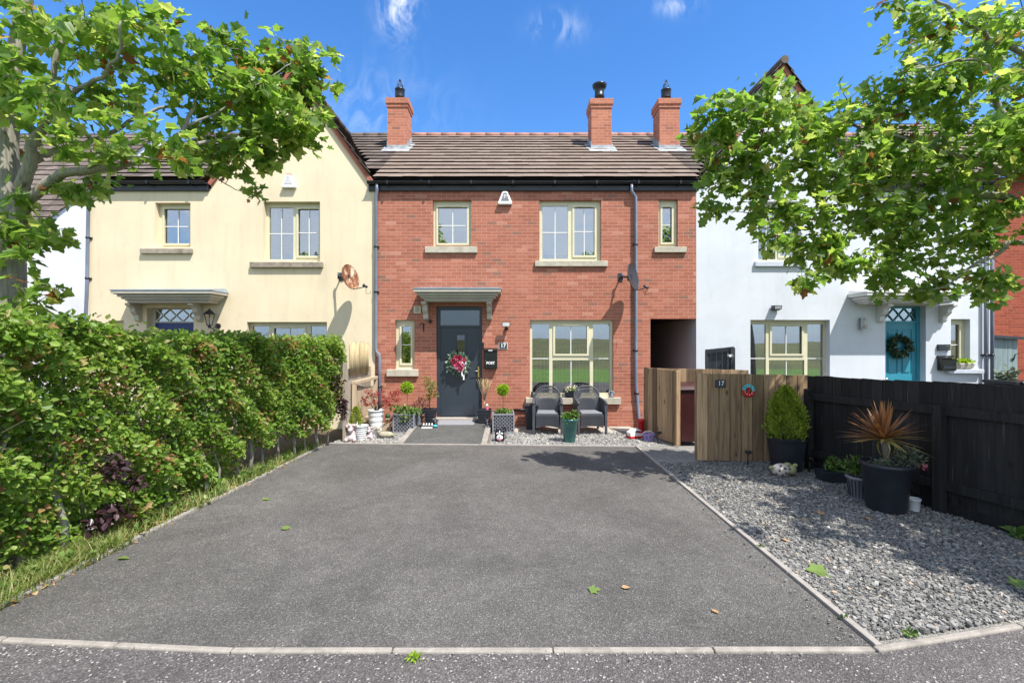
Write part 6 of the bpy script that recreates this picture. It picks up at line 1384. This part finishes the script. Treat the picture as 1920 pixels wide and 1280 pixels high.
fallen('dry tan leaf on sunlit slate above the bright green leaf',1503,976,.10,'litter',OVAL,0)
def weed(lab,px,py,r,h,n,mt='grass',shape=NARROW):
    X,Y,_=G(px,py); m=MB(); cloud(m,(X,Y,h*.4),(r,r*.6,h*.6),n,h*1.1,shape,.9,.7,.1); tag(m.build('weed',M[mt],None,at=(X,Y,0)),lab,'weed','weeds along the kerbs')
weed('bright moss tuft in front of the pale kerb strip',776,1234,.045,.025,70,'lime'); weed('weed tuft on the slate at the near corner of the drive',1705,1188,.05,.025,26,'herb',OVAL); weed('weed tuft at the right kerb near the drive corner',1583,1160,.03,.022,18,'herb',OVAL); weed('leafy weed at the foot of the black fence by the right edge',1910,1008,.06,.07,34,'herb',OVAL); weed('small weed under the fence behind the ribbed pot',1592,886,.08,.12,30,'herb',OVAL); weed('green sprig by the right kerb halfway along the drive',1428,1028,.035,.022,16,'herb',OVAL)

# ------------------------------------------------------------------ sky, sun, camera
W=bpy.data.worlds.new('World'); SC.world=W; W.use_nodes=True; nt=NT.__new__(NT); nt.t=W.node_tree; nt.t.nodes.clear(); nt.m=None
out=nt.n('OutputWorld'); sun_dir=Vector((.97,-1,2.3)).normalized(); EL=math.asin(sun_dir.z); AZ=math.atan2(sun_dir.x,sun_dir.y)
sky=nt.n('TexSky'); sky.sky_type='NISHITA'; sky.sun_disc=False; sky.sun_elevation=EL; sky.sun_rotation=AZ; sky.air_density=1.0; sky.dust_density=.2; sky.ozone_density=3.0; sky.altitude=0
g=nt.n('TexCoord').outputs['Generated']; sp=nt.n('SeparateXYZ',i_0=g)
hs=nt.n('HueSaturation',i_Hue=SKY_HUE,i_Saturation=SKY_SAT,i_Value=SKY_VAL,i_Color=nt.mix(nt.ramp(sp.outputs[2],[(0,.8),(.30,0)]),sky.outputs[0],(1.9,2.7,3.9)))
cl=nt.noise(nt.n('Mapping',i_Vector=g,i_Scale=(1.5,1.5,4)).outputs[0],2.4,8,.6,.4)
back=nt.math('MULTIPLY_ADD',sp.outputs[1],-.5,.5,True)
thick=nt.ramp(nt.math('ADD',cl,nt.math('MULTIPLY',back,.27)),[(.56,0),(.74,1)])
up=nt.math('MULTIPLY',thick,nt.ramp(sp.outputs[2],[(.03,.1),(.16,1)]))
# wisps ahead of the street
yy=nt.math('MAXIMUM',sp.outputs[1],.05); u=nt.math('DIVIDE',sp.outputs[0],yy); v=nt.math('DIVIDE',sp.outputs[2],yy)
def wisp(u0,v0,su,sv):
    a=nt.math('POWER',nt.math('DIVIDE',nt.math('SUBTRACT',u,u0),su),2.0); b=nt.math('POWER',nt.math('DIVIDE',nt.math('SUBTRACT',v,v0),sv),2.0)
    return nt.math('POWER',2.718,nt.math('MULTIPLY',nt.math('ADD',a,b),-1.0))
ws=None
for a in WISPS:
    q=nt.math('MULTIPLY',wisp(*a[:4]),a[4]); ws=q if ws is None else nt.math('ADD',ws,q)
wn=nt.noise(nt.n('Mapping',i_Vector=nt.n('CombineXYZ',i_0=u,i_1=v).outputs[0],i_Scale=(1.4,.8,1)).outputs[0],14,7,.62,1.2)
wsp=nt.math('MULTIPLY',ws,nt.ramp(wn,[(.42,0),(.72,1)]),clamp=True)
allc=nt.math('MAXIMUM',nt.math('MULTIPLY',nt.math('MULTIPLY',up,nt.ramp(sp.outputs[1],[(.35,1),(.55,0)])),.85),wsp)
col=nt.mix(allc,hs.outputs[0],CLOUD)
bg=nt.n('Background',i_Color=col,i_Strength=SKY_STR); nt.t.links.new(bg.outputs[0],out.inputs[0])
sd=bpy.data.lights.new('sun','SUN'); sd.energy=SUN; sd.angle=R(.53); sd.color=(1,.955,.88); so=bpy.data.objects.new('sun',sd); COL.objects.link(so); so.rotation_euler=(-sun_dir).to_track_quat('-Z','Y').to_euler(); so.location=(8,-8,20)
cd=bpy.data.cameras.new('camera'); cd.lens=16; cd.sensor_width=36; cd.clip_end=900; cd.clip_start=.05; co=bpy.data.objects.new('camera',cd); COL.objects.link(co); co.location=(0,0,H); co.rotation_euler=(R(90),0,0); SC.camera=co
SC.view_settings.view_transform='Standard'; SC.view_settings.look='None'; SC.view_settings.exposure=EXPO; SC.view_settings.gamma=1
SC.render.engine='CYCLES'; SC.cycles.max_bounces=8; SC.cycles.transparent_max_bounces=16; SC.cycles.use_denoising=True; SC.cycles.caustics_reflective=False; SC.cycles.sample_clamp_indirect=6
